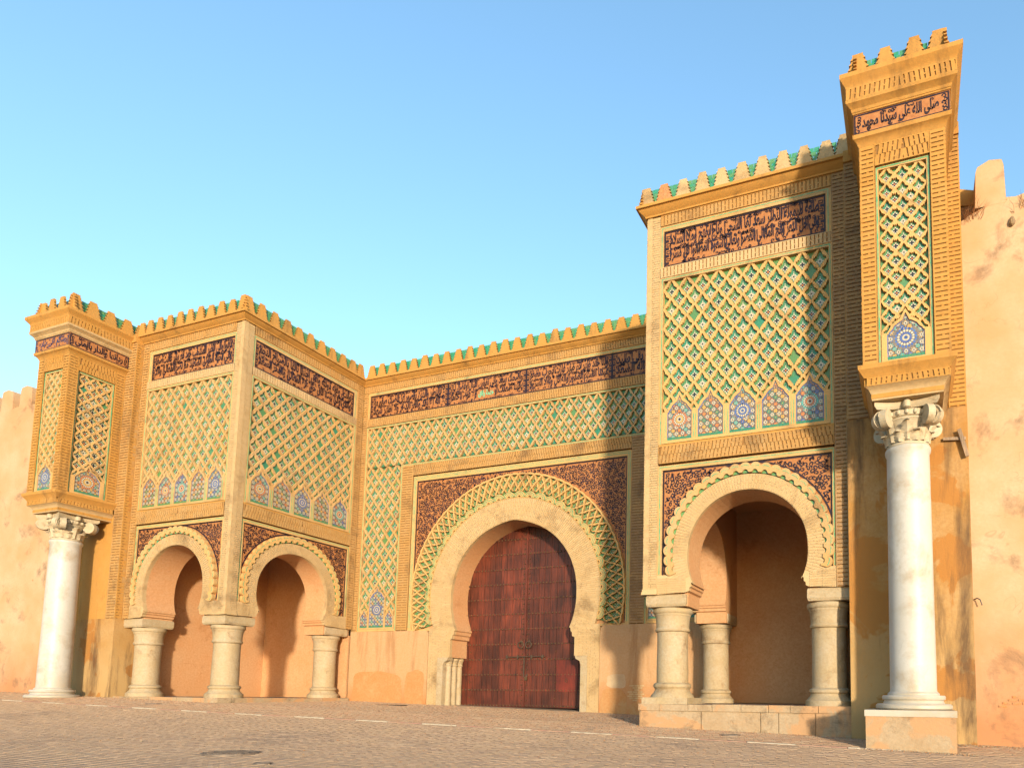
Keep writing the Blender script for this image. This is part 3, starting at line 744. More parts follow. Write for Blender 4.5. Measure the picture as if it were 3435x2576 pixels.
def inscribe(arab, root, F, fa, fb, fc, fd, lines, n=-.062, corner=True, m=GLAZE, name="inscription"):
    cw = .11 if corner else .03
    h = (fd-fc-.12)/len(lines)
    for i, ln in enumerate(lines):
        z1 = fd-.06-i*h; write(arab, F, ln, fa+.06+cw if corner else fa+.16, fb-.06-cw if corner else fb-.2, max(fc+.05, z1-h-.16*h), min(fd-.05, z1+.10*h), n+.001*i, m)
    rng = random.Random(len(lines[0])*7+int(fb*10))
    if corner:
        for (x, s) in ((fa+.05, 1), (fb-.05, -1)):
            for j in range(int((fd-fc-.1)/.11)):
                z = fc+.06+j*.11
                arab.rect(F, min(x, x+s*.09), max(x, x+s*.09), z+.01, z+.085, -.07, n, m) if j % 2 == 0 else arab.frame_line(F, min(x+s*.02, x+s*.14), max(x+s*.02, x+s*.14), z, z+.09, .02, -.07, n, m)
    if not corner:
        for x in (fa+.08, fb-.09):
            for j in range(5): curl(arab, F, x+rng.uniform(-.02, .02), fc+.07+j*(fd-fc-.12)/4.5, .05, rng.uniform(0, 6.28), rng.choice((-1, 1)), n+.001, m)
    if corner:
        for i in range(len(lines)):
            x = fa+.2
            while x < fb-.2:
                z1 = fd-.06-i*h
                for q in range(rng.choice((1, 2, 2))):
                    ribbon(arab, F, [(x+q*.055, z1-h*.72), (x+q*.055+.008, z1-h*.4), (x+q*.055, z1-h*.04)], [.016, .026, .034], n+.004, m)
                x += rng.uniform(.26, .48)
    # flourishes in the gaps between the tall letters
    area = (fb-fa)*(fd-fc); k = int(area*(46 if corner else 16))
    for i in range(k):
        x = rng.uniform(fa+.25, fb-.25); row = rng.randrange(len(lines)); z = fd-.06-row*h-(rng.uniform(.0, .11) if i % 3 else rng.uniform(.88, .97))*h
        curl(arab, F, x, z, rng.uniform(.025, .05), rng.uniform(0, 6.28), rng.choice((-1, 1)), n+.002, m)
    arab.build(name, root, stuff=True)

# loggia column -------------------------------------------------------
def loggia_column(x, y, label, plinth=False, zb=0.0, zg=-.06):
    t = thing("stone_column", label, "column", "stout stone columns carrying the loggia arches")
    b = MB()
    if plinth: b.box3((x-.64, y-.64, zg), (x+.64, y+.64, .10), STONE); b.lathe((x, y, .10), [(.60, 0), (.585, .05), (.50, .15), (.47, .22), (.49, .25), (.52, .29), (.52, .35), (.48, .39), (.44, .40)], STONE, 40)
    else: b.lathe((x, y, zg), [(.60, 0), (.60, .10-zg*.4), (.56, .16), (.49, .24), (.47, .30), (.51, .34), (.51, .40), (.46, .44), (.44, .45)], STONE, 40)
    b.build("base", t, smooth=35)
    z0 = .48 if plinth else .36+zg
    s = MB(); s.lathe((x, y, 0), [(.435, z0)]+[(.435-.012*i/8+random.uniform(-.004, .004), z0+(1.86-z0)*i/8) for i in range(1, 8)]+[(.43, 1.88)], STONE, 40, wob=.004); s.build("shaft", t, smooth=35)
    c = MB(); c.lathe((x, y, 0), [(.43, 1.87), (.47, 1.89), (.485, 1.93), (.47, 1.97), (.455, 1.99), (.46, 2.12), (.475, 2.28), (.49, 2.31), (.50, 2.33), (.50, 2.36), (.535, 2.39), (.55, 2.44), (.54, 2.50), (.50, 2.528)], STONE, 40); c.build("capital", t, smooth=35)
    return t

# ================================================================== build both pavilions
LINES = {
    'LF': ["فاقوا والى الخير المنتخب جود مع سير فاقت صفا", "وفي تحية المولى السعيد مع نصر المعالي واللا"],
    'LS': ["والذي وفيه دولته وافق اجنها نالها بالصباح النجم", "والدي وفي بيت فاق حق عزة المعالى والفخر السعد"],
    'RF': ["طلعة ميمونة النصر سعد لقا الشجى وناج بفتح وملا السلام", "وفي حل التعز وفج المعالي العصر وتعالى سعود المصفوا في مسرة"],
    'RS': ["طلعة ميمونة النصر سعد لقا الشجى وناج", "وفي حل التعز وفج المعالي العصر وتعالى"],
    'M': [["لا بالنصر والدين بقصور عز فاضت صفو مر", "لا اله الا لقد والعز الدهر ولا اظهر سعد"], ["واضحت سعد واني نفيس اقبال وفضل لي", "يقينا صعدت وفي الضيا ولا فرض حتما"], ["ولنا جند ظهر كم ظهر فازت بحرب مظفر", "فيدنا السهم فظهور واله كل واعلا السرور"], ["عقد الصفا فيه بنى سيد", "لا بعصر والفلا واله السعد"]],
    'PR': ["صلى الله على سيدنا محمد"], 'PLf': ["وسلام على عباده"], 'PLs': ["رداتها والدار بالمنى"],
}
def pavilion(side):
    s = -1 if side == 'L' else 1
    lab = {"L": "square brick loggia left of the gate, two horseshoe arches, lattice and inscription panels", "R": "tall brick loggia right of the gate, one horseshoe arch facing us beside the white column"}[side]
    root = thing("arcade_pavilion", lab, "building")
    bricks = Pieces("brick", root, 300, "brickwork"); tiles = Pieces("tile", root, 300, "tilework"); mer = Pieces("merlon", root, 300); rt = Pieces("roof_tile", root, 200, "roof_tiling")
    FF = Frame((s*A, -D), (s, 0), (0, -1)); FS = Frame((s*A, -D), (0, 1), (-s, 0))
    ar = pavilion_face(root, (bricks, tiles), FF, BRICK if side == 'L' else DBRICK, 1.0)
    inscribe(ar, root, FF, .50, PW-.48, 12.13, 13.18, LINES['LF' if side == 'L' else 'RF'])
    ar = pavilion_face(root, (bricks, tiles), FS, BRICK, .9 if side == 'L' else .05, uc=2.75, L=D-.04)
    inscribe(ar, root, FS, .50, D-.04-.48, 12.13, 13.18, LINES['LS' if side == 'L' else 'RS'])
    # inner room
    b = MB()
    xo = s*(A+PW-.35); xi = s*(A+1.18)
    x0, x1 = min(xi, xo), max(xi, xo)
    b.box3((x0-.0, -.03, -.06), (x1, .05, 6.8), PLIN)                      # rear wall
    b.box3((min(xo, xo+s*.3), -D+1.15, -.06), (max(xo, xo+s*.3), .05, 6.8), PLIN)
    b.box3((min(s*A, xo)+.2*(s > 0), -D+.2, 6.5), (max(s*A, xo)-.2*(s < 0), 0, 6.8), PLIN)
    b.box3((x0-1.1*(s > 0), -1.25, 0) if False else (min(s*(A+.16), xi), -.04, -.06), (max(s*(A+.16), xi), .05, 2.6), PLIN)
    b.build("inner_wall", root)
    # outer end pier, from the arch springing down to the floor
    e = MB(); e.box3((min(s*(A+PW-.01), s*(A+PW-.36)), -D+1.12, -.3), (max(s*(A+PW-.01), s*(A+PW-.36)), -D+1.17, 2.52), PLAST); e.build("end_pier", root)
    r = MB(); r.box3((min(s*A, s*(A+PW)), -D, 13.66), (max(s*A, s*(A+PW)), 0, 13.94), OCHRE); r.build("roof", root)
    # crown moulding
    path = [(s*A, 0), (s*A, -D), (s*(A+PW), -D)]
    if s > 0: path = path[:]
    prof = [(-.05, 13.66), (.04, 13.66), (.05, 13.70), (.10, 13.74), (.17, 13.80), (.20, 13.84), (.26, 13.85), (.26, 13.93), (.16, 13.935), (.16, 13.965), (-.3, 13.965)]
    if s < 0: path.reverse(); path = [path[0], path[1], path[2]]
    pth = path if s > 0 else path
    b = MB()
    if s > 0: b.sweep(list(reversed(pth))[::-1], [(-o, z) for o, z in prof] if False else prof, OCHRE) if _right_out(pth, s) else b.sweep(list(reversed(pth)), prof, OCHRE)
    else: b.sweep(pth, prof, OCHRE) if _right_out(pth, s) else b.sweep(list(reversed(pth)), prof, OCHRE)
    b.build("cornice", root, smooth=30)
    parapet(root, mer, rt, FF, PW+.12, z=13.96, broken=1 if side == 'R' else None, m=OCHRE if side == 'L' else CREAM)
    parapet(root, mer, rt, FS, D-.3, z=13.96, vis=.8 if side == 'L' else .05)
    bricks.build(); tiles.build(); mer.build(); rt.build()
    return root, FF, FS
def _right_out(p, s):
    """is the building's outside on the right of this path?"""
    a, b = Vector(p[0]), Vector(p[1]); d = (b-a).normalized(); n = Vector((d.y, -d.x)); mid = (a+b)/2
    c = Vector((s*(A+PW/2), -D/2)); return (mid-c).dot(n) > 0
pavL = pavilion('L'); pavR = pavilion('R')

# columns and their abaci ------------------------------------------------
COLS = [('L', .65, .65, "stone column under the free corner of the left loggia, between its two arches", 0),
        ('L', 4.86, .65, "outermost stone column of the left loggia, beside the weathered ochre wall", 0),
        ('L', .65, 4.98, "stone column of the left loggia nearest the wooden gate door", 0),
        ('R', .65, .65, "yellowish stone column on a square plinth at the left front of the right loggia", 1),
        ('R', 4.86, .65, "grey-brown stained stone column at the right front of the right loggia", 0),
        ('R', .65, 4.98, "stone column standing at the back inside the right loggia", 0)]
for sd_, u, v, lab, pl in COLS:
    s = -1 if sd_ == 'L' else 1
    x, y = s*(A+u), -(D-v)
    t = loggia_column(x, y, lab, bool(pl), zg=-.07)
    ab = MB()
    ax0, ax1, ay0, ay1 = x-.575, x+.575, y-.575, y+.575
    if u > 4: ax0, ax1 = sorted((s*(A+4.40), s*(A+PW+.0)))
    ab.sweep([(ax0, ay1), (ax0, ay0), (ax1, ay0), (ax1, ay1), (ax0, ay1)][::-1][::-1], [(-.06, 2.53), (-.03, 2.53), (.0, 2.60), (.0, 2.80), (-.02, 2.848), (-.3, 2.848)], STONE)
    ab.box3((ax0+.05, ay0+.05, 2.531), (ax1-.05, ay1-.05, 2.846), STONE)
    ab.build("abacus", t)

# ================================================================== corner piers
def pier(side):
    s = -1 if side == 'L' else 1
    lab = {"L": "corbelled brick pier above the left white column, blue-lettered frieze and lattice panels", "R": "tallest corbelled brick pier above the right white column, lattice panel with blue rosette"}[side]
    root = thing("corner_pier", lab, "tower")
    bricks = Pieces("brick", root, 300, "brickwork"); tiles = Pieces("tile", root, 300, "tilework"); mer = Pieces("merlon", root); rt = Pieces("roof_tile", root, 120, "roof_tiling")
    X0, X1, Yf, Yb = A+5.96, A+7.75, -7.88, -6.0
    faces = [(Frame((s*X0, Yf), (s, 0), (0, -1)), X1-X0, 'f', 1.0), (Frame((s*X0, Yf), (0, 1), (-s, 0)), Yb-Yf, 'i', .9), (Frame((s*X1, Yf), (0, 1), (s, 0)), Yb-Yf, 'o', .05)]
    core = MB(); xa, xb = sorted((s*(X0+.16), s*(X1-.16))); core.box3((xa, Yf+.16, 6.6), (xb, Yb+.4, 13.9), OCHRE); core.build("core", root)
    net = MB(); jn = MB(); mos = MB(); trim = MB(); ins = MB(); glz = MB()
    for F, L, kind, seen in faces:
        brick_band(bricks, jn, F, 0.0, .33, 7.28, 12.36, OCHRE, vis=seen, n=0)
        brick_band(bricks, jn, F, L-.33, L, 7.28, 12.36, OCHRE, vis=seen, n=0)
        brick_band(bricks, jn, F, .33, L-.33, 11.86, 12.36, OCHRE, vertical=True, slant=.13, vis=seen, n=0)
        a, b = .40, L-.40
        trim.rect(F, .33, .40, 7.28, 11.86, -.16, -.06, RIB); trim.rect(F, L-.40, L-.33, 7.28, 11.86, -.16, -.06, RIB); trim.rect(F, .40, L-.40, 11.78, 11.86, -.16, -.06, RIB)
        glz.rect(F, .345, .375, 7.3, 11.84, -.06, -.053, TEALD); glz.rect(F, L-.375, L-.345, 7.3, 11.84, -.06, -.053, TEALD); glz.rect(F, .375, L-.375, 11.81, 11.84, -.06, -.053, TEALD)
        uc = L/2; nw = .76 if L < 1.84 else .82
        def skip(cu, cz, w, h): return cz < 7.7
        lattice(net, tiles, F, a, b, 7.5, 11.78, .333, .36, nf=-.075, nb=-.145, skip=skip, big=True, vis=seen)
        jn.rect(F, a, b, 7.7, 11.78, -.16, -.15, TEAL)
        top = sorted([p for p in niche_outline(uc, nw, 7.36, 7.93, 8.38, .06) if p[1] >= 7.94], key=lambda p: p[0])
        net.prism(F, [(b, 7.28), (a, 7.28), (a, 7.95)]+top+[(b, 7.95)], -.15, -.035, RIB, holes=[niche_outline(uc, nw, 7.36, 7.93, 8.38, 0)])
        mosaic(mos, F, niche_outline(uc, nw, 7.36, 7.93, 8.38, .01), -.066, style=2 if s > 0 or kind == 'f' else 0, pitch=.15)
        # frieze
        G = F.shift(-.10, .10); GL = L+.20 if kind == 'f' else L+.10
        ins = MB(); ins.rect(G, 0.0, GL, 12.60, 13.09, -.3, -.004, TERRA); ins.build("frieze_panel", root)
        arab = MB(); arab.frame_line(G, .01, GL-.01, 12.61, 13.08, .035, -.004, .004, GLAZE)
        m_ = NAVY if (side == 'L' and kind == 'f') else GLAZE
        inscribe(arab, root, G, .02, GL-.02, 12.62, 13.07, LINES['PR'] if (side == 'R' or kind == 'o') else LINES['PLf' if kind == 'f' else 'PLs'], n=.004, corner=False, m=m_)
        for e in range(2):
            pass
        brick_band(bricks, jn, F.shift(-.24 if True else 0, .26), .0, L+(.48 if kind == 'f' else .24), 13.36, 13.64, OCHRE, vertical=True, slant=.10, vis=seen, n=-.012)
        brick_band(bricks, jn, F.shift(.02, -.02), .06, L-.06, 6.84, 7.02, OCHRE, vertical=True, slant=.12, vis=seen, n=-.005)
    path = [(s*X0, Yb+.75), (s*X0, Yf), (s*X1, Yf), (s*X1, Yb+.75)]
    if s < 0: path.reverse()
    # after the reversal the outside is always to the path's right for a counter-clockwise walk
    def sw(mb, prof, m):
        a = Vector(path[0]); b = Vector(path[1]); d = (b-a).normalized(); n = Vector((d.y, -d.x)); c = Vector((s*(X0+X1)/2, (Yf+Yb)/2))
        mb.sweep(path if (((a+b)/2-c).dot(n) > 0) else list(reversed(path)), prof, m)
    c = MB()
    sw(c, [(-.2, 12.36), (.0, 12.36), (.02, 12.40), (.05, 12.46), (.10, 12.50), (.12, 12.51), (.13, 12.60), (-.2, 12.605)], OCHRE)
    sw(c, [(-.2, 13.085), (.10, 13.09), (.12, 13.10), (.12, 13.13), (.135, 13.14), (.15, 13.20), (.22, 13.27), (.25, 13.29), (.26, 13.355), (-.2, 13.36)], CREAM if side == 'L' else OCHRE)
    c.build("frieze_moulding", root, smooth=30)
    c = MB(); sw(c, [(-.2, 13.64), (.25, 13.64), (.26, 13.68), (.29, 13.72), (.34, 13.78), (.37, 13.82), (.37, 13.92), (.25, 13.925), (.25, 13.95), (-.9, 13.95)], OCHRE); c.build("cornice", root, smooth=30)
    c = MB(); sw(c, [(-.3, 6.60), (-.17, 6.60), (-.16, 6.70), (-.10, 6.80), (-.03, 6.84), (-.2, 6.84)], CREAM)
    sw(c, [(-.3, 7.02), (-.02, 7.02), (.0, 7.06), (.05, 7.13), (.09, 7.18), (.10, 7.27), (.03, 7.285), (-.2, 7.285)], OCHRE); c.build("corbel_moulding", root, smooth=30)
    # solid bottom
    c = MB(); xa, xb = sorted((s*(X0+.17), s*(X1-.17))); c.box3((xa, Yf+.17, 6.56), (xb, Yb+.4, 6.62), CREAM); c.build("soffit", root)
    net.build("lattice", root, stuff=True); jn.build("brick_backing", root); mos.build("mosaic", root, stuff=True); trim.build("border_trim", root); glz.build("glazed_inlay", root, stuff=True)
    for F, L, kind, seen in faces:
        Fp = F.shift(.0, .12)
        parapet(root, mer, rt, Fp, L if kind == 'f' else L+.45, pitch=.60, h=.66, z=13.95, n=-.04, vis=seen, start=0)
    # roof block behind the tiles
    c = MB(); xa, xb = sorted((s*(X0+.2), s*(X1-.2))); c.box3((xa, Yf+.22, 13.9), (xb, Yb+.5, 14.38), OCHRE); c.build("roof", root)
    # backing buttress
    bu = MB(); FB = Frame((s*(A+PW+.002), -6.0), (s, 0), (0, -1)); BL = 16.05-(A+PW)
    bu.rect(FB, 0, BL, -1.0, 13.64, -2.0, -.162, WEATH)
    zl = 2.85 if side == 'L' else 6.9
    bu.rect(FB, 0, BL, -1.0, zl, -.162, -.02, WEATH)
    bu.build("buttress", root)
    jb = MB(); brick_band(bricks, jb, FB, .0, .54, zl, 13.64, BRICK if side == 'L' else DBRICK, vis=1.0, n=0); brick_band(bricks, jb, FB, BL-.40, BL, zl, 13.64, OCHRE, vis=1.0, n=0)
    jb.rect(FB, .54, BL-.40, zl, 13.64, -.16, -.03, OCHRE); jb.rect(FB, 0, BL, 13.64, 13.94, -1.9, .05, OCHRE)
    # side of the buttress
    FBs = Frame((s*(A+PW+.001), -6.0), (0, 1), (-s, 0)); brick_band(bricks, jb, FBs, .0, .255, zl, 13.64, OCHRE, n=.0)
    jb.build("buttress_facing", root)
    bricks.build(); tiles.build(); mer.build(); rt.build()
    return root
pier('L'); pier('R')

# ================================================================== marble columns
def spiral_disc(mb, c, ax, up, out, R, m):
    """volute: flat disc with a raised spiral"""
    ax, up, out = Vector(ax).normalized(), Vector(up).normalized(), Vector(out).normalized(); c = Vector(c)
    N = 26; ring = [c+(ax*math.cos(2*math.pi*i/N)+up*math.sin(2*math.pi*i/N))*R for i in range(N)]
    th = .15
    mb.faces([tuple(p) for p in ring]+[tuple(p-out*th) for p in ring], [tuple(range(N))]+[tuple(range(2*N-1, N-1, -1))]+[(i, N+i, N+(i+1) % N, (i+1) % N) for i in range(N)], m)
    pts = []; rr = []
    for i in range(46):
        t = i/45; a = 2*math.pi*2.6*t; r = R*(.97-.88*t); pts.append(c+(ax*math.cos(a)+up*math.sin(a))*r+out*.006); rr.append(.020-.010*t)
    mb.tube(pts, rr, m, 5)
def acanthus(mb, c, ang, r0, r1, z0, z1, w, m):
    """leaf rising along the bell and curling outward at the tip"""
    K = 9; d = Vector((math.cos(ang), math.sin(ang), 0)); t = Vector((-d.y, d.x, 0)); L = []
    for i in range(K):
        s = i/(K-1)
        r = r0+(r1-r0)*s**1.5+(.07*math.sin((s-.7)/.3*math.pi/2) if s > .7 else 0); z = z0+(z1-z0)*min(1, s*1.08)-(.05*((s-.85)/.15)**2 if s > .85 else 0)
        ww = w*(math.sin(math.pi*(.12+.80*s))**.7)*(1+.18*math.cos(i*math.pi))
        base = Vector(c)+Vector((0, 0, z))
        L.append([tuple(base+d*(r-.025)+t*ww), tuple(base+d*(r+.02)+t*ww*.45), tuple(base+d*(r+.045)), tuple(base+d*(r+.02)-t*ww*.45), tuple(base+d*(r-.025)-t*ww)])
    v = [p for row in L for p in row]; fs = [(i*5+j, i*5+j+1, (i+1)*5+j+1, (i+1)*5+j) for i in range(K-1) for j in range(4)]
    mb.faces(v, fs, m)
def marble_column(x, y, zg, pedestal, lab):
    t = thing("marble_column", lab, "column", "tall white marble columns under the brick piers")
    b = MB()
    b.lathe((x, y, 0), [(.74, zg), (.78, zg+.03), (.78, zg+.09), (.74, zg+.125), (.63, zg+.13), (.61, zg+.17), (.60, zg+.20), (.64, zg+.215), (.65, zg+.26), (.63, zg+.30), (.53, zg+.305), (.53, zg+.34), (.49, zg+.38)], MARBLE, 56)
    b.build("base", t, smooth=35)
    z0 = zg+.37
    s = MB(); s.lathe((x, y, 0), [(.485, z0)]+[(.478-.028*i/12, z0+.04+(5.44-z0)*i/12) for i in range(13)]+[(.478, 5.53), (.485, 5.58), (.478, 5.62), (.44, 5.63)], MARBLE, 56, wob=.002); s.build("shaft", t, smooth=35)
    # composite capital
    c = MB()
    c.lathe((x, y, 0), [(.43, 5.62), (.455, 5.64), (.455, 5.68), (.42, 5.70), (.42, 5.85), (.44, 6.02), (.47, 6.12), (.50, 6.17), (.52, 6.19), (.52, 6.215), (.49, 6.23), (.53, 6.25), (.55, 6.32), (.53, 6.38), (.46, 6.40)], CAPST, 40)
    c.build("bell", t, smooth=35)
    lf = MB()
    for i in range(8):
        acanthus(lf, (x, y, 0), 2*math.pi*(i+.5)/8, .43, .50, 5.70, 5.94, .15, CAPST); acanthus(lf, (x, y, 0), 2*math.pi*i/8, .43, .58, 5.72, 6.14, .13, CAPST)
    for k in range(20):       # egg and dart
        a = 2*math.pi*k/20; lf.lathe((x+.55*math.cos(a), y+.55*math.sin(a), 6.25), [(.004, 0), (.035, .02), (.045, .06), (.035, .10), (.004, .12)], CAPST, 8, cap=False)
    lf.build("acanthus_leaves", t, stuff=True, smooth=40)
    for sx in (-1, 1):
        for sy in (-1, 1):
            v = MB(); d = Vector((sx, sy, 0)).normalized()
            for face in ((sx, 0, 0), (0, sy, 0)):
                f = Vector(face); tt = Vector((0, sy, 0)) if face[0] else Vector((sx, 0, 0))
                out = (f*.86+tt*(-.5)).normalized() if False else (f*.92+tt*-.38).normalized()
                axis = Vector((0, 0, 1)).cross(out)
                cc = Vector((x, y, 6.20))+f*.50+tt*.50
                spiral_disc(v, cc, axis, (0, 0, 1), out, .205, CAPST)
            v.build("volute", t)
    a = MB()
    pts = []
    for k in range(4):
        for q in range(7):
            tq = q/6*2-1; u_ = tq*.66; vv = .66-.13*(1-tq*tq)
            p = [(u_, -vv), (vv, u_), (-u_, vv), (-vv, -u_)][k]; 
            if q < 6: pts.append(p)
    N = len(pts)
    prof = [(.93, 6.40), (.97, 6.44), (1.0, 6.47), (1.0, 6.545), (.97, 6.56)]
    vsx = [(x+p[0]*sc_, y+p[1]*sc_, z) for sc_, z in prof for p in pts]
    fs = [(j*N+i, j*N+(i+1) % N, (j+1)*N+(i+1) % N, (j+1)*N+i) for j in range(len(prof)-1) for i in range(N)]+[tuple(range(N))[::-1], tuple(range((len(prof)-1)*N, len(prof)*N))]
    a.faces(vsx, fs, CAPST)
    for k in range(4):
        dx, dy = [(0, -1), (1, 0), (0, 1), (-1, 0)][k]
        a.lathe((x+dx*.57, y+dy*.57, 6.36), [(.03, 0), (.085, .03), (.095, .10), (.08, .17), (.04, .20)], CAPST, 10)
    a.build("abacus", t, smooth=40)
    if pedestal:
        p = MB(); p.box3((13.80, -7.90, -1.4), (15.53, -6.02, -.235), STEP); p.build("pedestal", t)
        p = MB(); p.box3((13.78, -7.92, -.235), (15.55, -6.02, -.105), MARBLE); p.build("pedestal_slab", t)
    return t
marble_column(-14.76, -6.98, -.15, False, "tall white marble column at far left, standing straight on the paving")
marble_column(14.74, -6.98, -.10, True, "tall white marble column on a cracked square pedestal, at right")

# ================================================================== platforms of the loggias
def platform(side):
    s = -1 if side == 'L' else 1
    t = thing("loggia_platform", {"L": "low stone-edged step under the columns of the left loggia", "R": "knee-high plastered stone platform under the right loggia"}[side], "platform")
    x0, x1 = sorted((s*(A-.05), s*(A+PW+.05)))
    zt = -.07
    core = MB(); core.box3((x0+.02, -D-.03, -1.3), (x1-.02, -.05, zt-.15), STEP); core.build("core", t)
    fl = MB(); fl.box3((x0+.5, -D+.42, zt-.2), (x1-.3, -.06, zt-.012), SLAB); fl.build("floor", t)
    rng = random.Random(3)
    def run(n, fn):
        k = 0
        cuts = sorted([0]+[ (i+rng.uniform(-.2, .2))/n for i in range(1, n)]+[1])
        for a, b in zip(cuts[:-1], cuts[1:]):
            m_ = MB(); j = rng.uniform(-.012, .012); p, q = fn(a, b, j); g = .006
            m_.box3((p[0]+g, p[1]+g, p[2]), (q[0]-g, q[1]-g, q[2]+j*.6), STEP); m_.build("edge_stone", t)
    W = x1-x0
    run(8, lambda a, b, j: ((x0+W*a, -D-.10+j, zt-.17), (x0+W*b, -D+.45, zt)))
    if s < 0: run(7, lambda a, b, j: ((x1-.50, -D+.45+(D-.55)*a, zt-.17), (x1+.05+j, -D+.45+(D-.55)*b, zt)))
    else: run(7, lambda a, b, j: ((x0-.05+j, -D+.45+(D-.55)*a, zt-.17), (x0+.50, -D+.45+(D-.55)*b, zt)))
    if s > 0:
        rr = [(7.9, 9.6), (9.6, 11.15), (11.15, 11.6), (11.6, 12.5), (12.5, 13.38)]
        for a, b in rr:
            m_ = MB(); m_.box3((a+.01, -D-.075+rng.uniform(-.02, .02), -1.2), (b-.01, -D+.2, -.25), STEP); m_.build("face_stone", t)
platform('L'); platform('R')

# ================================================================== central gate wall
gate = thing("gate_wall", "central gate wall with great horseshoe arch, lattice field and black-on-terracotta inscription band", "building")
G = Frame((0, 0), (1, 0), (0, -1))
gb = Pieces("brick", gate, 300, "brickwork"); gt = Pieces("tile", gate, 300, "tilework"); gm = Pieces("merlon", gate); gr = Pieces("roof_tile", gate, 240, "roof_tiling")
zc = 4.05; ro_ = arch_r(2.93, 2.86); a0 = R_(-27.5)
rof = lambda a: (ro_(a)+.06*max(0, 1-abs(a-math.pi/2)/.35)**1.5)-(.16*2.9/1.55-.12)*max(0, abs(a-math.pi/2)-math.pi/2)
arc = arc_pts(0, zc, rof, a0, math.pi-a0, 60)
cx_ = arc[0][0]
steps = [(cx_, arc[0][1]), (cx_+.05, 2.66), (cx_+.06, 2.55), (cx_+.12, 2.50), (cx_+.13, 2.36), (2.82, 2.32), (2.82, 1.62)]
low = [(3.12, 1.60), (3.12, -1.0)]
def gate_poly(xo, zt, zb=-1.0):
    return [(-xo, zt), (-xo, zb)]+[(-x, max(z, zb)) for x, z in reversed(steps+low)]+list(reversed(arc))+[(x, max(z, zb)) for x, z in steps+low]+[(xo, zb), (xo, zt)]
w = MB()
w.prism(G, gate_poly(A+.2, 13.66), -1.30, -.16, PLIN, back=True)
w.box3((-A-PW, 1.35, -1), (A+PW, 4.0, 13.7), PLIN) if False else None
w.build("wall", gate)
w = MB(); w.box3((-A-.2, 0.1, 13.60), (A+.2, 5.0, 13.93), OCHRE); w.box3((-16, 3.0, -1.0), (16, 3.4, 13.5), PLIN); w.build("roof", gate)
# brick ring of the great arch with its legs
r_b = arch_r(3.86, 3.84); b0 = R_(-19)
rbf = lambda a: 3.86
arc_o = arc_pts(0, zc, rbf, b0, math.pi-b0, 60); zo = arc_o[0][1]
jb = MB()
poly = [(-3.86, -1), (-3.86, zo)]+list(reversed(arc_o))[0:1]+list(reversed(arc_o))[1:]+[(3.86, zo), (3.86, -1)]+[(x, z) for x, z in reversed(steps+low)]+arc+[(-x, z) for x, z in steps+low]
jb.prism(G, poly, -.16, -.0, CREAM)
k = 176
for i in range(k):
    t = a0+.03+(math.pi-2*a0-.06)*(i+.5)/k
    rr0, rr1 = rof(t)+.02, 3.86
    if t < b0 or t > math.pi-b0: rr1 = min(3.86, rr0+.9)
    cuts = [0, .22, .6, 1] if i % 2 else [0, .42, .8, 1]
    for q in range(3):
        ra = rr0+(rr1-rr0)*cuts[q]+.008; rb2 = rr0+(rr1-rr0)*cuts[q+1]-.008; rm = (ra+rb2)/2
        x, z = rm*math.cos(t), zc+rm*math.sin(t)
        if z < 2.72 or abs(x) > 3.75: continue
        gb.box(G, x, z, .006, rb2-ra, .050, .026, CREAM, ang=t)
z = -.36
while z < 2.66:
    xi = 2.86 if z > 1.62 else 3.16+.22
    if z > 2.3: xi = 2.80
    for sg in (-1, 1):
        n_ = 3 if z > 1.6 else 2; o_ = .5 if int((z+.4)/.066) % 2 else 0
        W = 3.84-xi
        for j in range(n_+1):
            a = xi+W*max(0, j-o_)/n_; b = xi+W*min(n_, j+1-o_)/n_
            if b-a > .05: gb.box(G, sg*(a+b)/2, z+.03, .006, b-a-.014, .050, .026, CREAM)
    z += .066
jb.build("arch_ring", gate)
# carved band of the great arch
band = MB(); ring_strip(band, G, 0, zc, lambda a: 3.86, lambda a: 4.80, R_(-16), math.pi-R_(-16), 90, -.16, -.09, TEAL); 
a0b = R_(-16); NB = 49; db = (math.pi-2*a0b)/NB
for i in range(NB+1):
    for row, (rc, h) in enumerate(((4.52, .54), (4.25, .54), (4.79, .54))):
        ang = a0b+(i+(0 if row == 0 else .5))*db
        if ang > math.pi-a0b+.001: continue
        def mp(u, z, n):
            a = min(max(u, a0b), math.pi-a0b); r = min(max(z, 4.13), 4.83); return G.P(r*math.cos(a), zc+r*math.sin(a), n)
        N = len(RING); ring = RING
        aa = [mp(ang+p[0][0]*db, rc+p[0][1]*h, .035) for p in ring]; bb = [mp(ang+p[1][0]*db, rc+p[1][1]*h, .02) for p in ring]; cc = [mp(ang+p[0][0]*db, rc+p[0][1]*h, -.09) for p in ring]
        fs = []
        for q in range(N):
            j = (q+1) % N; fs += [(q, N+q, N+j, j), (2*N+q, q, j, 2*N+j)]
        band.faces(aa+bb+cc, fs, RIB)
    # chequered stars
for i in range(NB):
    for ang, r, s_ in ((a0b+(i+1)*db, 4.52, .045), (a0b+(i+.5)*db, 4.27, .036), (a0b+(i+.5)*db, 4.76, .03)):
        for p in range(-1, 2):
            for q in range(-1, 2):
                m_ = ORANGE if p == q == 0 else WHITE if (p+q) % 2 == 0 else BLACK
                rr = r+q*s_; tt = p*s_*1.0
                cx0, cz0 = rr*math.cos(ang)-tt*math.sin(ang), zc+rr*math.sin(ang)+tt*math.cos(ang); h_ = s_*.42
                band.quad(G, [(cx0+h_*math.cos(ang+e), cz0+h_*math.sin(ang+e), -.075) for e in (0, 1.57, 3.14, 4.71)], m_)
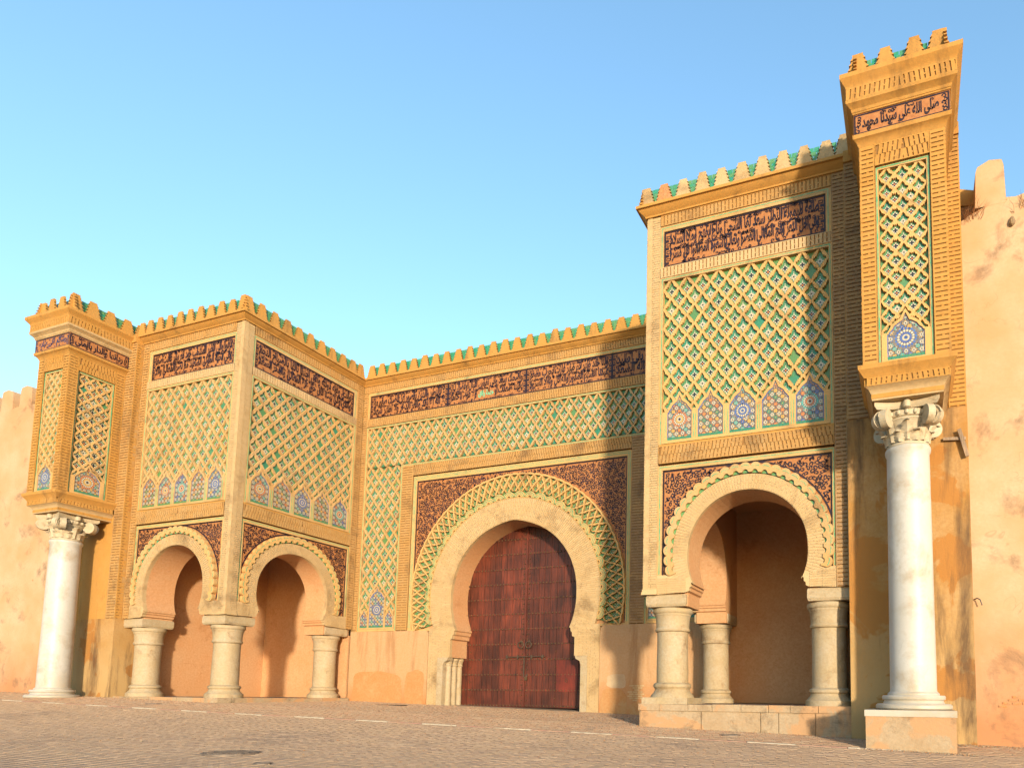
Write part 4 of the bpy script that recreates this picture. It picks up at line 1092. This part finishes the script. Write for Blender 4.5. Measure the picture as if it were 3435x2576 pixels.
# concentric scallops along the inner edge
NS = 30; ds = (math.pi-2*a0b)/NS
for i in range(NS):
    c = a0b+(i+.5)*ds; px, pz = 3.88*math.cos(c), zc+3.88*math.sin(c)
    for r1, r2, m_, n_ in ((.07, .115, RIB, .03), (.135, .155, TEALD, .035), (.115, .19, RIB, .02), (.205, .225, TEALD, .035), (.19, .26, RIB, .012)):
        A_ = [c-1.5+3.0*q/10 for q in range(11)]
        ring_strip(band, G, px, pz, lambda a: r1, lambda a: r2, c-1.5, c+1.5, 10, -.09, n_, m_)
    band.quad(G, [(px+.05*math.cos(c+e), pz+.05*math.sin(c+e), -.06) for e in (0, 1.57, 3.14, 4.71)], WHITE)
ring_strip(band, G, 0, zc, lambda a: 4.80, lambda a: 4.85+.025*abs(math.sin((a-a0b)/db*math.pi)), a0b, math.pi-a0b, NB*8, -.12, .04, RIB)
ring_strip(band, G, 0, zc, lambda a: 3.86, lambda a: 3.885, a0b, math.pi-a0b, 90, -.10, .02, RIB)
band.build("carved_arch_band", gate, stuff=True)
# spandrel
ins = MB(); arab = MB(); trim = MB(); jn = MB(); net = MB(); mos = MB(); pl = MB()
c0 = R_(-15.5); pts = arc_pts(0, zc, lambda a: 4.78, c0, math.pi-c0, 60)
ins.prism(G, [(-4.85, 9.10), (-4.85, pts[-1][1])]+list(reversed(pts))+[(4.85, pts[0][1]), (4.85, 9.10)], -.16, -.10, TERRA)
def inside(x, z): return abs(x) < 4.76 and 2.9 < z < 9.0 and math.hypot(x, z-zc) > 4.93
arabesque(arab, G, inside, -4.8, 4.8, 2.8, 9.05, -.094, GLAZE, step=.145)
for q in ((-4.85, -4.80, 2.9, 9.1), (4.80, 4.85, 2.9, 9.1), (-4.80, 4.80, 9.05, 9.1)): arab.rect(G, *q, -.10, -.09, GLAZE)
arab.build("arabesque", gate, stuff=True)
def tri(mb, x0, x1, zt, wd, zb, n0, n1, m):
    mb.rect(G, -x1, -x0, zb, zt, n0, n1, m); mb.rect(G, x0, x1, zb, zt, n0, n1, m); mb.rect(G, -x0, x0, zt-wd, zt, n0, n1, m)
tri(trim, 4.85, 5.02, 9.32, .22, 2.80, -.16, -.05, RIB)
tri(trim, 4.90, 4.925, 9.22, .025, 2.86, -.05, -.043, TEALD); tri(trim, 4.965, 4.985, 9.285, .02, 2.86, -.05, -.043, TEALD)
trim.rect(G, -5.02, -3.86, 2.72, 2.80, -.16, -.04, RIB); trim.rect(G, 3.86, 5.02, 2.72, 2.80, -.16, -.04, RIB)
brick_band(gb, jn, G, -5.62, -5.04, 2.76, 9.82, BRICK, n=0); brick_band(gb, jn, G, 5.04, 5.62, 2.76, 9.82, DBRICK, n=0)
brick_band(gb, jn, G, -5.04, 5.04, 9.36, 9.82, BRICK, vertical=True, slant=.2, n=.01)
tri(trim, 5.62, 5.70, 9.90, .08, 2.70, -.16, -.02, RIB); tri(trim, 5.64, 5.665, 9.87, .022, 2.76, -.02, -.012, TEALD)
# lattice field
lattice(net, gt, G, -7.60, 7.60, 9.92, 11.70, .4222, .594)
for sg in (-1, 1):
    x0, x1 = (-7.60, -5.72) if sg < 0 else (5.72, 7.60); uc = (x0+x1)/2
    def skip(cu, cz, w, h): 
        return cz < 3.2
    lattice(net, gt, G, x0, x1, 3.0, 9.92, .47, .594, skip=skip, vis=1 if sg < 0 else .2)
    nn = [(uc, .78, 4.18, 4.62), (uc-.68, .40, 3.35, 3.68), (uc+.68, .40, 3.35, 3.68)]
    top = [(x0, 3.42)]
    for c, w_, zs, za in sorted(nn): top += sorted([p for p in niche_outline(c, w_, 2.92, zs, za, .06) if p[1] >= (zs+.005 if w_ > .5 else zs+.005)], key=lambda p: p[0])
    top += [(x1, 3.42)]
    net.prism(G, [(x1, 2.84), (x0, 2.84)]+top, -.14, -.008, RIB, holes=[niche_outline(c, w_, 2.92, zs, za, 0) for c, w_, zs, za in nn])
    for i, (c, w_, zs, za) in enumerate(nn): mosaic(mos, G, niche_outline(c, w_, 2.92, zs, za, .01), -.030, style=(2 if i == 0 else 4), pitch=.15)
jn.rect(G, -7.62, 7.62, 9.88, 11.72, -.159, -.1305, TEAL); jn.rect(G, -7.62, -5.68, 2.84, 9.88, -.159, -.1305, TEAL); jn.rect(G, 5.68, 7.62, 2.84, 9.88, -.159, -.1305, TEAL)
net.build("lattice", gate, stuff=True); mos.build("mosaic", gate, stuff=True)
for x0, x1 in ((-7.68, -7.60), (7.60, 7.68)): trim.rect(G, x0, x1, 2.76, 11.78, -.16, -.02, RIB)
trim.rect(G, -7.60, 7.60, 11.70, 11.78, -.16, -.02, RIB)
for sg in (-1, 1): trim.rect(G, *sorted((sg*5.70, sg*7.60)), 2.76, 2.84, -.16, -.02, RIB)
trim.rect(G, -7.65, -7.63, 2.80, 11.75, -.02, -.012, TEALD); trim.rect(G, 7.63, 7.65, 2.80, 11.75, -.02, -.012, TEALD); trim.rect(G, -7.63, 7.63, 11.73, 11.755, -.02, -.012, TEALD)
for sg in (-1, 1): brick_band(gb, jn, G, *sorted((sg*7.68, sg*8.0)), 2.3, 13.34, BRICK, n=0)
brick_band(gb, jn, G, -7.68, 7.68, 11.80, 12.16, BRICK, vertical=True, slant=.12, n=0.0)
brick_band(gb, jn, G, -8.0, 8.0, 13.36, 13.66, BRICK, vertical=True, slant=.10, n=0.0)
# inscription band in four cartouches
fp = MB(); fp.rect(G, -7.60, 7.60, 12.19, 13.22, -.16, -.07, TERRA); fp.build("frieze_panel", gate)
tri(trim, 7.60, 7.68, 13.36, .14, 12.16, -.16, -.03, RIB); trim.rect(G, -7.6, 7.6, 13.275, 13.30, -.03, -.022, TEALD)
cuts = [-7.58, -3.45, .35, 4.15, 7.58]
for i in range(4):
    arab = MB(); a, b = cuts[i], cuts[i+1]
    arab.frame_line(G, a, b, 12.20, 13.21, .045, -.07, -.06, GLAZE)
    inscribe(arab, gate, G, a, b, 12.20, 13.21, LINES['M'][i])
arab = MB(); arab.rect(G, -1.95, -1.15, 12.28, 12.68, -.07, -.058, TERRA); write(arab, G, "خدمة رقاق", -1.92, -1.18, 12.33, 12.64, -.056, LEAD); arab.build("inscription_patch", gate, stuff=True, label="small pale green lettered patch in the black inscription band")
ins.build("spandrel_panel", gate); trim.build("border_trim", gate); jn.build("brick_backing", gate)
# cornice
c = MB(); c.sweep([(-A, 0), (A, 0)], [(-.05, 13.66), (.04, 13.66), (.05, 13.70), (.10, 13.74), (.17, 13.80), (.20, 13.84), (.26, 13.85), (.26, 13.93), (.16, 13.935), (.16, 13.965), (-.6, 13.965)], OCHRE); c.build("cornice", gate, smooth=30)
parapet(gate, gm, gr, Frame((-A+.45, 0), (1, 0), (0, -1)), 2*A-.9, z=13.96)
# lower plaster, with a rounded lip at the top
for sg in (-1, 1):
    a, b = 3.88, 7.98
    pl.prism(G, [(sg*a, -1), (sg*b, -1), (sg*b, 2.755), (sg*(a+.12), 2.735), (sg*(a+.02), 2.6), (sg*a, 2.3)], -.16, .012, PLAST)
pl.build("plaster_base", gate)
def blob(F, u0, u1, z0, z1, seed, n0, n1, m, name, root, flat=True):
    rng = random.Random(seed); pts = []
    uc, zc_ = (u0+u1)/2, (z0+z1)/2
    for i in range(40):
        a = 2*math.pi*i/40; ca, sa = math.cos(a), math.sin(a); e = (abs(ca)**4+abs(sa)**4)**-.25
        k = e*(1+.035*math.sin(3*a+seed)+.025*math.sin(7*a+seed*2)+rng.uniform(-.012, .012)); pts.append((uc+(u1-u0)/2*ca*k, max(z0, zc_+(z1-z0)/2*sa*k)))
    b = MB(); b.prism(F, pts, n0, n1, m); return b.build(name, root)
PATCH = mat("repair_plaster", (.62, .32, .13), (.62, .37, .17), 1.4, .7, (.52, .20, .05), bump=.5, bscale=9, stain=(.60, .38, .18), stain_at=(.56, .66), sscale=1.1)
BARE = mat("bare_render", (.47, .35, .22), (.40, .27, .16), 3, .8, bump=.9, bscale=14)
blob(G, -7.75, -5.15, -.55, 1.05, 2, .012, .022, PATCH, "plaster_patch", gate); blob(G, -4.95, -4.02, -.5, 1.1, 5, .012, .021, PATCH, "plaster_patch", gate)
blob(G, 4.2, 4.95, .42, .92, 4, .0, .0135, BARE, "plaster_patch", gate); blob(G, 3.95, 5.0, -.7, .38, 9, .012, .02, PATCH, "plaster_patch", gate)
blob(G, 5.1, 7.6, -.8, -.05, 6, .012, .019, PATCH, "plaster_patch", gate)
pcb = Pieces("exposed_brick", gate)
for r in range(8):
    for c_ in range(3):
        if random.random() < .85: pcb.box(G, 5.12+c_*.2+(r % 2)*.07, -.02+r*.075, .012, .18, .05, .03, CREAM)
pcb.build()
# jamb stones with engaged colonnettes
for sg in (-1, 1):
    st = MB(); st.prism(G, [(sg*3.105, -1), (sg*3.38, -1), (sg*3.38, 1.615), (sg*2.86, 1.615), (sg*2.90, 1.50), (sg*3.06, 1.42), (sg*3.105, 1.28)], -.30, .02, STONE); st.build("jamb_stone", gate)
    for j, yy in enumerate((.34, .68, 1.02)):
        b = MB(); b.lathe((sg*3.10, yy, 0), [(.17, -.45), (.17, -.36), (.13, -.30), (.125, 1.28), (.15, 1.30), (.15, 1.33), (.13, 1.36), (.17, 1.50), (.19, 1.52), (.19, 1.60)], STONE, 20); b.build("colonnette", gate, smooth=35)
gb.build(); gt.build(); gm.build(); gr.build()

# ================================================================== wooden door
door = thing("gate_door", "huge studded dark red wooden double door closed in the great arch", "door")
YD = 1.12; DR = Frame((0, YD), (1, 0), (0, -1)); DB = -.37
def dz(x):
    """top of the arch above x"""
    return zc+math.sqrt(max(0, 3.05**2-x*x))
rng = random.Random(11)
for sg, name in ((-1, "door_leaf"), (1, "door_leaf")):
    leaf = MB(); xs = [0.015]+[sg and .33*i for i in range(1, 10)]+[3.2]
    leaf.prism(DR, [(sg*.01, DB), (sg*3.3, DB), (sg*3.3, 5.3)]+[(sg*3.0*math.cos(q), 4.4+3.0*math.sin(q)) for q in [i*math.pi/2/10 for i in range(2, 10)]]+[(sg*.01, 7.45)], -.12, -.03, WOOD)
    lf = leaf.build(name, door, label="left door leaf" if sg < 0 else "right door leaf with a wicket hatch low down")
    x = .02
    while x < 3.2:
        w_ = rng.uniform(.24, .36); z_ = DB+.02
        b = MB(); top = 7.42 if x < .6 else dz(min(x+w_, 3.04))+.25
        b.box3((min(sg*x, sg*(x+w_-.012)), YD-.0+rng.uniform(0, .006), DB+.02), (max(sg*x, sg*(x+w_-.012)), YD+.05, min(top, 7.4)), WOOD); b.build("plank", lf); x += w_
    for zz in [DB+.08+.62*i for i in range(12)]:
        b = MB(); b.box3((min(sg*.03, sg*3.2), YD-.012, zz-.035), (max(sg*.03, sg*3.2), YD+.01, zz+.035), WOOD); b.build("iron_strap" if False else "batten", lf)
st = MB()
def stud(x, z, r=.028):
    st.lathe((0, 0, 0), [], IRON) if False else None
    K = 8; base = len(st.v); c = Vector((x, YD-.012, z))
    for rr, d in ((r, 0), (r*.75, .018), (r*.3, .03)):
        for q in range(K):
            a = 2*math.pi*q/K; st.v.append((c.x+rr*math.cos(a), c.y-d, c.z+rr*math.sin(a)))
    k = st.mi(BRASS)
    for i in range(2):
        for q in range(K): st.f.append((base+i*K+q, base+i*K+(q+1) % K, base+(i+1)*K+(q+1) % K, base+(i+1)*K+q)); st.m.append(k)
    st.f.append(tuple(base+2*K+q for q in range(K))); st.m.append(k)
for i in range(12):
    zz = DB+.08+.62*i; x = -2.95
    while x < 2.98:
        if zz < dz(x)+.2: stud(x, zz, .036)
        x += .155
for x in (-.12, .12, 1.42, 2.52, -2.6):
    zz = DB+.08
    while zz < (7.1 if abs(x) < .2 else 2.0): stud(x, zz, .030); zz += .206 if abs(x) < .2 else .31
st.build("door_studs", door, stuff=True)
b = MB(); b.box3((1.47, YD-.03, .28), (2.42, YD-.002, 1.52), WOODR); b.build("wicket_hatch", door, label="small red wicket hatch low in the right leaf")
b = MB(); b.box3((-.035, YD-.045, DB+.02), (.035, YD-.008, 7.2), WOOD); b.build("meeting_rail", door)
for x in (-.17, .19):
    b = MB(); b.lathe((0, 0, 0), [(.07, 0), (.05, .03), (.02, .05)], IRON, 12)
    b.v = [(x+p[0], YD-.03-p[2], 2.28+p[1]) for p in b.v]
    pts = [(x+.13*math.sin(a), YD-.07, 2.15+.13*math.cos(a)) for a in [2*math.pi*i/20 for i in range(21)]]
    b.tube(pts, .024, IRON, 6, cap=False); b.build("knocker", door, smooth=40)
b = MB(); b.tube([(-.85, YD-.06, 1.66), (.95, YD-.06, 1.68)], .026, IRON, 8); b.box3((-.02, YD-.07, .85), (.03, YD-.04, 1.66), IRON)
for x in (-.8, -.3, .35, .85): b.box3((x-.03, YD-.09, 1.60), (x+.03, YD-.01, 1.74), IRON)
b.build("bolt", door)
b = MB(); b.box3((.06, YD-.09, .72), (.17, YD-.05, .86), BRASS); b.tube([(.08, YD-.07, .86), (.08, YD-.07, .93), (.115, YD-.07, .96), (.15, YD-.07, .93), (.15, YD-.07, .86)], .012, IRON, 6); b.build("padlock", door)
b = MB(); b.tube([(1.93+.05*math.sin(a), YD-.05, .72+.07*math.cos(a)) for a in [i*math.pi/6 for i in range(13)]], .012, IRON, 6); b.build("hatch_ring", door)

# ================================================================== curtain walls
def curtain(side):
    s = -1 if side == 'L' else 1
    t = thing("rampart_wall", {"L": "plain orange plastered rampart with blunt merlons behind the left marble column", "R": "stained orange plastered rampart with blunt merlons right of the tall pier"}[side], "wall")
    F = Frame((s*16.05, -5.80), (s, 0), (0, -1)); Lw = 30
    ztop = 11.9 if s > 0 else 12.2
    b = MB()
    N = 60; pts = [(0, -1.6)]+[(Lw, -1.6)]
    rng = random.Random(5)
    topline = [(Lw-Lw*i/150, ztop+rng.uniform(-.04, .04)+(0 if s < 0 else -.35*max(0, 1-abs(Lw-Lw*i/150)/.8))) for i in range(151)]
    b.prism(F, pts+topline, -1.6, 0, CURT, back=True); b.build("wall", t)
    k = 0
    ms = [(.33, 1.0), (1.50, 2.25), (2.8, 3.5)] if s > 0 else [(.2+1.32*i, 1.05+1.32*i) for i in range(14)]
    for a, c in ms:
        m_ = MB(); h = 1.0 if s > 0 else .85
        pr = [(a, ztop-.1), (c, ztop-.1), (c-.03, ztop+h*.85), (c-.07, ztop+h), ((a+c)/2, ztop+h+.05), (a+.07, ztop+h*.93), (a+.03, ztop+h*.8)]
        m_.prism(F, pr, -.55, .004, CURT, back=True); m_.build("merlon", t)
    if s > 0:
        m_ = MB(); m_.prism(F, [(0, ztop-.6), (1.2, ztop-.4), (1.0, ztop+.62), (0, ztop+.95)], -1.5, -.75, RUBB); m_.prism(F, [(0, ztop+.55), (1.0, ztop+.45), (1.0, ztop+.66), (0, ztop+1.02)], -1.5, -.7, OCHRE); m_.build("rear_gable", t)
        m_ = MB(); m_.lathe((0, 0, 0), [(.01, 0), (.06, .02), (.08, .06), (.05, .12), (.01, .15)], RUBB, 9); m_.v = [(17.15+p[0]*.9, -5.80-.05+p[1]*.8, 11.25+p[2]*1.6-.1) for p in m_.v]; m_.build("putlog_stone", t)
        g = MB(); rg = random.Random(8)
        for i in range(170):
            x = rg.uniform(16.08, 16.5) if i < 110 else rg.uniform(17.15, 17.75); y = -5.9+rg.uniform(-.0, .5); z = ztop-.35+ (rg.uniform(-.1, .1))
            p = [Vector((x, y, z))]; d = Vector((rg.uniform(-.5, .5), rg.uniform(-.4, .2), 1)).normalized()
            for q in range(4): d = (d+Vector((rg.uniform(-.4, .4), rg.uniform(-.3, .3), -.12))).normalized(); p.append(p[-1]+d*rg.uniform(.06, .14))
            g.tube(p, [.006, .005, .004, .003, .0015], GRASS, 3, cap=False)
        o = g.build("dry_grass", None, stuff=True); tag(o, "dry brown grass growing on top of the right rampart", "grass")
        pb = Pieces("exposed_brick", t)
        for r in range(4):
            for c_ in range(4):
                if rg.random() < .75: pb.box(F, .55+c_*.2+(r % 2)*.08, .0-.02+r*.07, 0, .17, .045, .03, RUBR)
        pb.build()
    else:
        for (u_, z) in ((1.3, 6.9), (1.5, 10.2), (.5, 9.1), (2.9, 4.6), (3.4, 8.3)):
            m_ = MB(); m_.prism(F, [(u_+.05*math.cos(q), z+.045*math.sin(q)) for q in (0, 1.1, 2.0, 3.1, 4.3, 5.3)], -.02, .004, RUBR); m_.build("putlog_hole", t)
    return t
curtain('L'); curtain('R')
# two dry planks and a hook fixed to the wall by the right pier
FBR = Frame((0, -6.0), (1, 0), (0, -1))
for (x0, z0, x1, z1, lab, w_) in ((15.52, 6.14, 16.0, 6.10, "short level dry plank of the crossed pair on the ochre wall", .07), (15.86, 6.32, 16.02, 5.66, "long upright dry plank of the crossed pair on the ochre wall", .085)):
    b = MB(); d = Vector((x1-x0, 0, z1-z0)); L_ = d.length; d.normalize(); nn = Vector((-d.z, 0, d.x)); c0_ = Vector((x0, -6.09 if w_ > .08 else -6.045, z0)); vs8 = []
    for e in (0, L_):
        for (aa_, bb_) in ((-w_/2, -.02), (w_/2, -.02), (w_/2, .025), (-w_/2, .025)): q = c0_+d*e+nn*aa_; vs8.append((q.x, q.y+bb_, q.z))
    b.faces(vs8, [(0, 1, 2, 3), (7, 6, 5, 4), (0, 4, 5, 1), (1, 5, 6, 2), (2, 6, 7, 3), (3, 7, 4, 0)], DRYW); tag(b.build("wooden_plank"), lab, "plank")
b = MB(); b.tube([(16.10, -5.79, 2.40), (16.14, -5.90, 2.41), (16.20, -5.93, 2.37), (16.24, -5.93, 2.24)], .014, IRON, 6); tag(b.build("iron_hook"), "rusty bent iron hook in the right rampart beside the buttress edge", "hook")
# recessed corner slot of the right buttress
# ================================================================== ground
gd = MB()
xs = [-250, -120, -60, -30, -25]+[-22+i*1.0 for i in range(45)]+[25, 30, 60, 120, 250]; ys = [-250, -120, -60, -30]+[-25+i*1.0 for i in range(28)]+[5, 30, 120, 250]
V = [(x, y, ground_z(x, y)-.0165) for y in ys for x in xs]; nx = len(xs)
gd.faces(V, [(j*nx+i, j*nx+i+1, (j+1)*nx+i+1, (j+1)*nx+i) for j in range(len(ys)-1) for i in range(nx-1)], SAND)
# outside the paved forecourt the sheet carries the same paving colour as material
ground = gd.build("ground"); ground["kind"] = "structure"
_sm = bpy.data.materials.new("forecourt_paving"); _sm.use_nodes = True
nt = _sm.node_tree; bsd = nt.nodes["Principled BSDF"]; bsd.inputs["Roughness"].default_value = .9
gp = nt.nodes.new("ShaderNodeNewGeometry"); br = nt.nodes.new("ShaderNodeTexBrick"); br.inputs["Scale"].default_value = 4.5; br.inputs["Color1"].default_value = (.34, .235, .15, 1); br.inputs["Color2"].default_value = (.29, .20, .13, 1); br.inputs["Mortar"].default_value = (.42, .30, .18, 1); br.inputs["Mortar Size"].default_value = .018
nt.links.new(gp.outputs["Position"], br.inputs["Vector"]); nt.links.new(br.outputs["Color"], bsd.inputs["Base Color"])
ground.data.materials.append(_sm)
def in_court(x, y): return -19 < x < 19 and -18.5 < y < 0
for p in ground.data.polygons:
    c_ = p.center
    if not in_court(c_.x, c_.y): p.material_index = 1
KY0, KY1 = -8.66, -8.02        # kerb line from x=-10.4 to x=13.9
def kerb_y(x): return -8.70+(x+10.4)*(.68/24.3) if x > -2 else -8.74+(x+10.4)*.02
def seen_pt(x, y, marg=.06):
    v = Vector((x, y, ground_z(x, y)))-CAM; z = v.dot(_f)
    if z < 1: return False
    px = 2239.4+2262.7*v.dot(_r)/z; py = 2130.2-2262.7*v.dot(_u)/z
    return -W_*marg < px < W_*(1+marg) and py < H_*1.06
def clear(x, y):
    if y > -5.90 and abs(x) > 7.8: return False
    if y > -.05: return False
    if 13.6 < x < 15.7 and y > -8.0: return False
    if abs(x) > 13.3 and y > -6.1: return False
    return True
L_, W2, T_ = .225, .1125, .0
def paver_poly():
    q = T_; e = .0055; g = .0012
    top = [(-L_/2+g, -W2/2+e), (-L_/4, -W2/2+e), (-L_/8, -W2/2+q+e), (L_/8, -W2/2+q+e), (L_/4, -W2/2+e), (L_/2-g, -W2/2+e),
           (L_/2-g, W2/2-e), (L_/4, W2/2-e), (L_/8, W2/2+q-e), (-L_/8, W2/2+q-e), (-L_/4, W2/2-e), (-L_/2+g, W2/2-e)]
    return top
PP = paver_poly(); NP = len(PP)
def paver_geo(mb, mw, m, k=None):
    base = len(mb.v); mi = mb.mi(m)
    for x, y in PP: mb.v.append(tuple(mw @ Vector((x, y, 0))))
    for x, y in PP: mb.v.append(tuple(mw @ Vector((x*1.01, y*1.01, -.022))))
    for f in ((0, 1, 10, 11), (1, 2, 9, 10), (2, 3, 8, 9), (3, 4, 7, 8), (4, 5, 6, 7)): mb.f.append(tuple(base+a for a in f)); mb.m.append(mi)
    for i in range(NP):
        j = (i+1) % NP; mb.f.append((base+i, base+NP+i, base+NP+j, base+j)); mb.m.append(mi)
PV2 = mat("paver_dark", (.33, .23, .165), (.37, .26, .18), .5, .9, (.25, .17, .12), rough=.85, bump=.5, bscale=40)
PV3 = mat("paver_pale", (.45, .32, .22), (.38, .27, .185), .5, .9, (.31, .21, .14), rough=.85, bump=.5, bscale=40)
pm = {}
for m_ in (PAVE, PV2, PV3):
    b = MB(); paver_geo(b, Matrix.Identity(4), m_); pm[m_.name] = b.mesh("paver")
items = []; rng = random.Random(21); rot = R_(1.4); ROWOFF = [rng.random() for _ in range(400)]
cr, sr = math.cos(rot), math.sin(rot)
for j in range(-10, 190):
    yy = -18.6+j*W2
    for i in range(-95, 95):
        xx = (i+ROWOFF[j+20])*L_
        x = xx*cr-yy*sr*0+0; y = yy+xx*sr
        if y > kerb_y(x)-.09 or not seen_pt(x, y) or not clear(x, y): continue
        d = (Vector((x, y, 0))-CAM).dot(_f)
        items.append((d, x, y))
items.sort()
bulk = MB()
for idx, (d, x, y) in enumerate(items):
    mw = Matrix.Translation((x, y, ground_z(x, y)-.010+rng.uniform(-.002, .002))) @ Matrix.Rotation(rot+rng.uniform(-.01, .01), 4, 'Z') @ Matrix.Rotation(rng.uniform(-.012, .012), 4, 'X')
    m_ = rng.choice((PAVE, PAVE, PAVE, PV2, PV3))
    if idx < 300:
        o = bpy.data.objects.new("paver", pm[m_.name]); COL.objects.link(o); o.parent = ground; o.matrix_world = mw
    else: paver_geo(bulk, mw, m_)
bulk.build("paving", ground, stuff=True)
# footway between kerb and walls: small rectangular setts
foot = MB(); rng = random.Random(4)
for j in range(0, 85):
    for i in range(-98, 100):
        x = (i+ROWOFF[j+200])*.205; y = -8.9+j*.105
        if y < kerb_y(x)+.09 or not seen_pt(x, y) or not clear(x, y): continue
        z = ground_z(x, y)-.008+rng.uniform(-.003, .003); e = .006
        m_ = rng.choice((SLAB, SLAB, PAVE, PV3)); h1, h2 = .1025-e, .0525-e
        foot.faces([(x-h1, y-h2, z), (x+h1, y-h2, z), (x+h1, y+h2, z), (x-h1, y+h2, z), (x-h1, y-h2, z-.022), (x+h1, y-h2, z-.022), (x+h1, y+h2, z-.022), (x-h1, y+h2, z-.022)], [(0, 1, 2, 3), (4, 5, 1, 0), (5, 6, 2, 1), (6, 7, 3, 2), (7, 4, 0, 3)], m_)
foot.build("footway_setts", ground, stuff=True)
# flush kerb, white and worn red by turns
x = -17.0; i = 0
while x < 14.0:
    w_ = 1.05; b = MB(); y0, y1 = kerb_y(x), kerb_y(x+w_); z0, z1 = ground_z(x, y0)+.002, ground_z(x+w_, y1)+.002; g = .012; h = .055
    b.faces([(x+g, y0-h, z0), (x+w_-g, y1-h, z1), (x+w_-g, y1+h, z1), (x+g, y0+h, z0), (x+g, y0-h, z0-.05), (x+w_-g, y1-h, z1-.05), (x+w_-g, y1+h, z1-.05), (x+g, y0+h, z0-.05)], [(0, 1, 2, 3), (4, 5, 1, 0), (5, 6, 2, 1), (6, 7, 3, 2), (7, 4, 0, 3)], KWHITE if i % 2 else KRED)
    b.build("kerb_stone", ground, label="white painted kerb stone" if i % 2 else None); x += w_; i += 1
# grit and fallen plaster at the foot of the walls
gt_ = MB(); rg = random.Random(31)
def grit(x, y):
    if not seen_pt(x, y): return
    z = ground_z(x, y)-.006; r = rg.uniform(.008, .03)*rg.uniform(.5, 1); a = rg.uniform(0, 3)
    p = [(x+r*math.cos(a+q*1.57)*rg.uniform(.7, 1.2), y+r*math.sin(a+q*1.57)*rg.uniform(.7, 1.2), z) for q in range(4)]
    gt_.faces(p+[(x, y, z+r*.8)], [(0, 1, 4), (1, 2, 4), (2, 3, 4), (3, 0, 4)], rg.choice((SAND, PLAST, STEP)))
for _ in range(900):
    x = rg.uniform(-7.8, 7.8); grit(x, -.04-abs(rg.gauss(0, .12)))
for _ in range(900):
    x = rg.uniform(7.9, 13.7)*rg.choice((-1, 1)); grit(x, -5.93-abs(rg.gauss(0, .12)))
for _ in range(700): grit(rg.uniform(15.6, 19), -6.05-abs(rg.gauss(0, .25))); grit(rg.uniform(-20, -13.4), -6.1-abs(rg.gauss(0, .15)))
for _ in range(500): grit(rg.uniform(13.7, 15.9), -7.98-abs(rg.gauss(0, .12)))
for _ in range(700): grit(rg.uniform(-10, 16), rg.uniform(-15, -1))
gt_.build("wall_foot_grit", ground, stuff=True)
# covers
COVM = mat('worn_cover_iron', (.20, .155, .12), (.08, .06, .05), 9, .8, rough=.6, spec=.4, bump=.4)
def cover(x, y, r, lab, n=26):
    b = MB(); z = ground_z(x, y)
    b.lathe((x, y, z), [(r, -.03), (r, .006), (r*.93, .010), (r*.92, .004), (.01, .004)], COVM, n, cap=False)
    if r > .3:
        for i in range(-6, 7):
            for j in range(-6, 7):
                u_, v_ = i*r*.14, j*r*.14
                if math.hypot(u_, v_) < r*.85: b.box3((x+u_-r*.045, y+v_-r*.045, z+.003), (x+u_+r*.045, y+v_+r*.045, z+.016), COVM)
    o = b.build("manhole_cover"); tag(o, lab, "manhole cover")
cover(4.0, -14.27, .43, "large round iron manhole cover in the paving, lower left")
cover(5.45, -14.87, .12, "very small round iron cover just below the large manhole cover")
cover(10.66, -6.91, .24, "round iron cover in the footway before the right loggia platform")
cover(-8.8, -7.3, .22, "round iron cover near the left loggia's corner column")
b = MB(); zz = ground_z(-3.9, -1.9); b.box3((-4.7, -1.95, zz-.03), (-3.4, -1.6, zz+.008), IRON)
for i in range(12): b.box3((-4.66+i*.105, -1.93, zz+.008), (-4.60+i*.105, -1.62, zz+.016), IRON)
tag(b.build("drain_grate"), "long flat iron drain grate at the wall foot left of the door", "drain")
print("objects", len(bpy.data.objects), "tris", sum(len(o.data.polygons) for o in bpy.data.objects if o.type == 'MESH'))
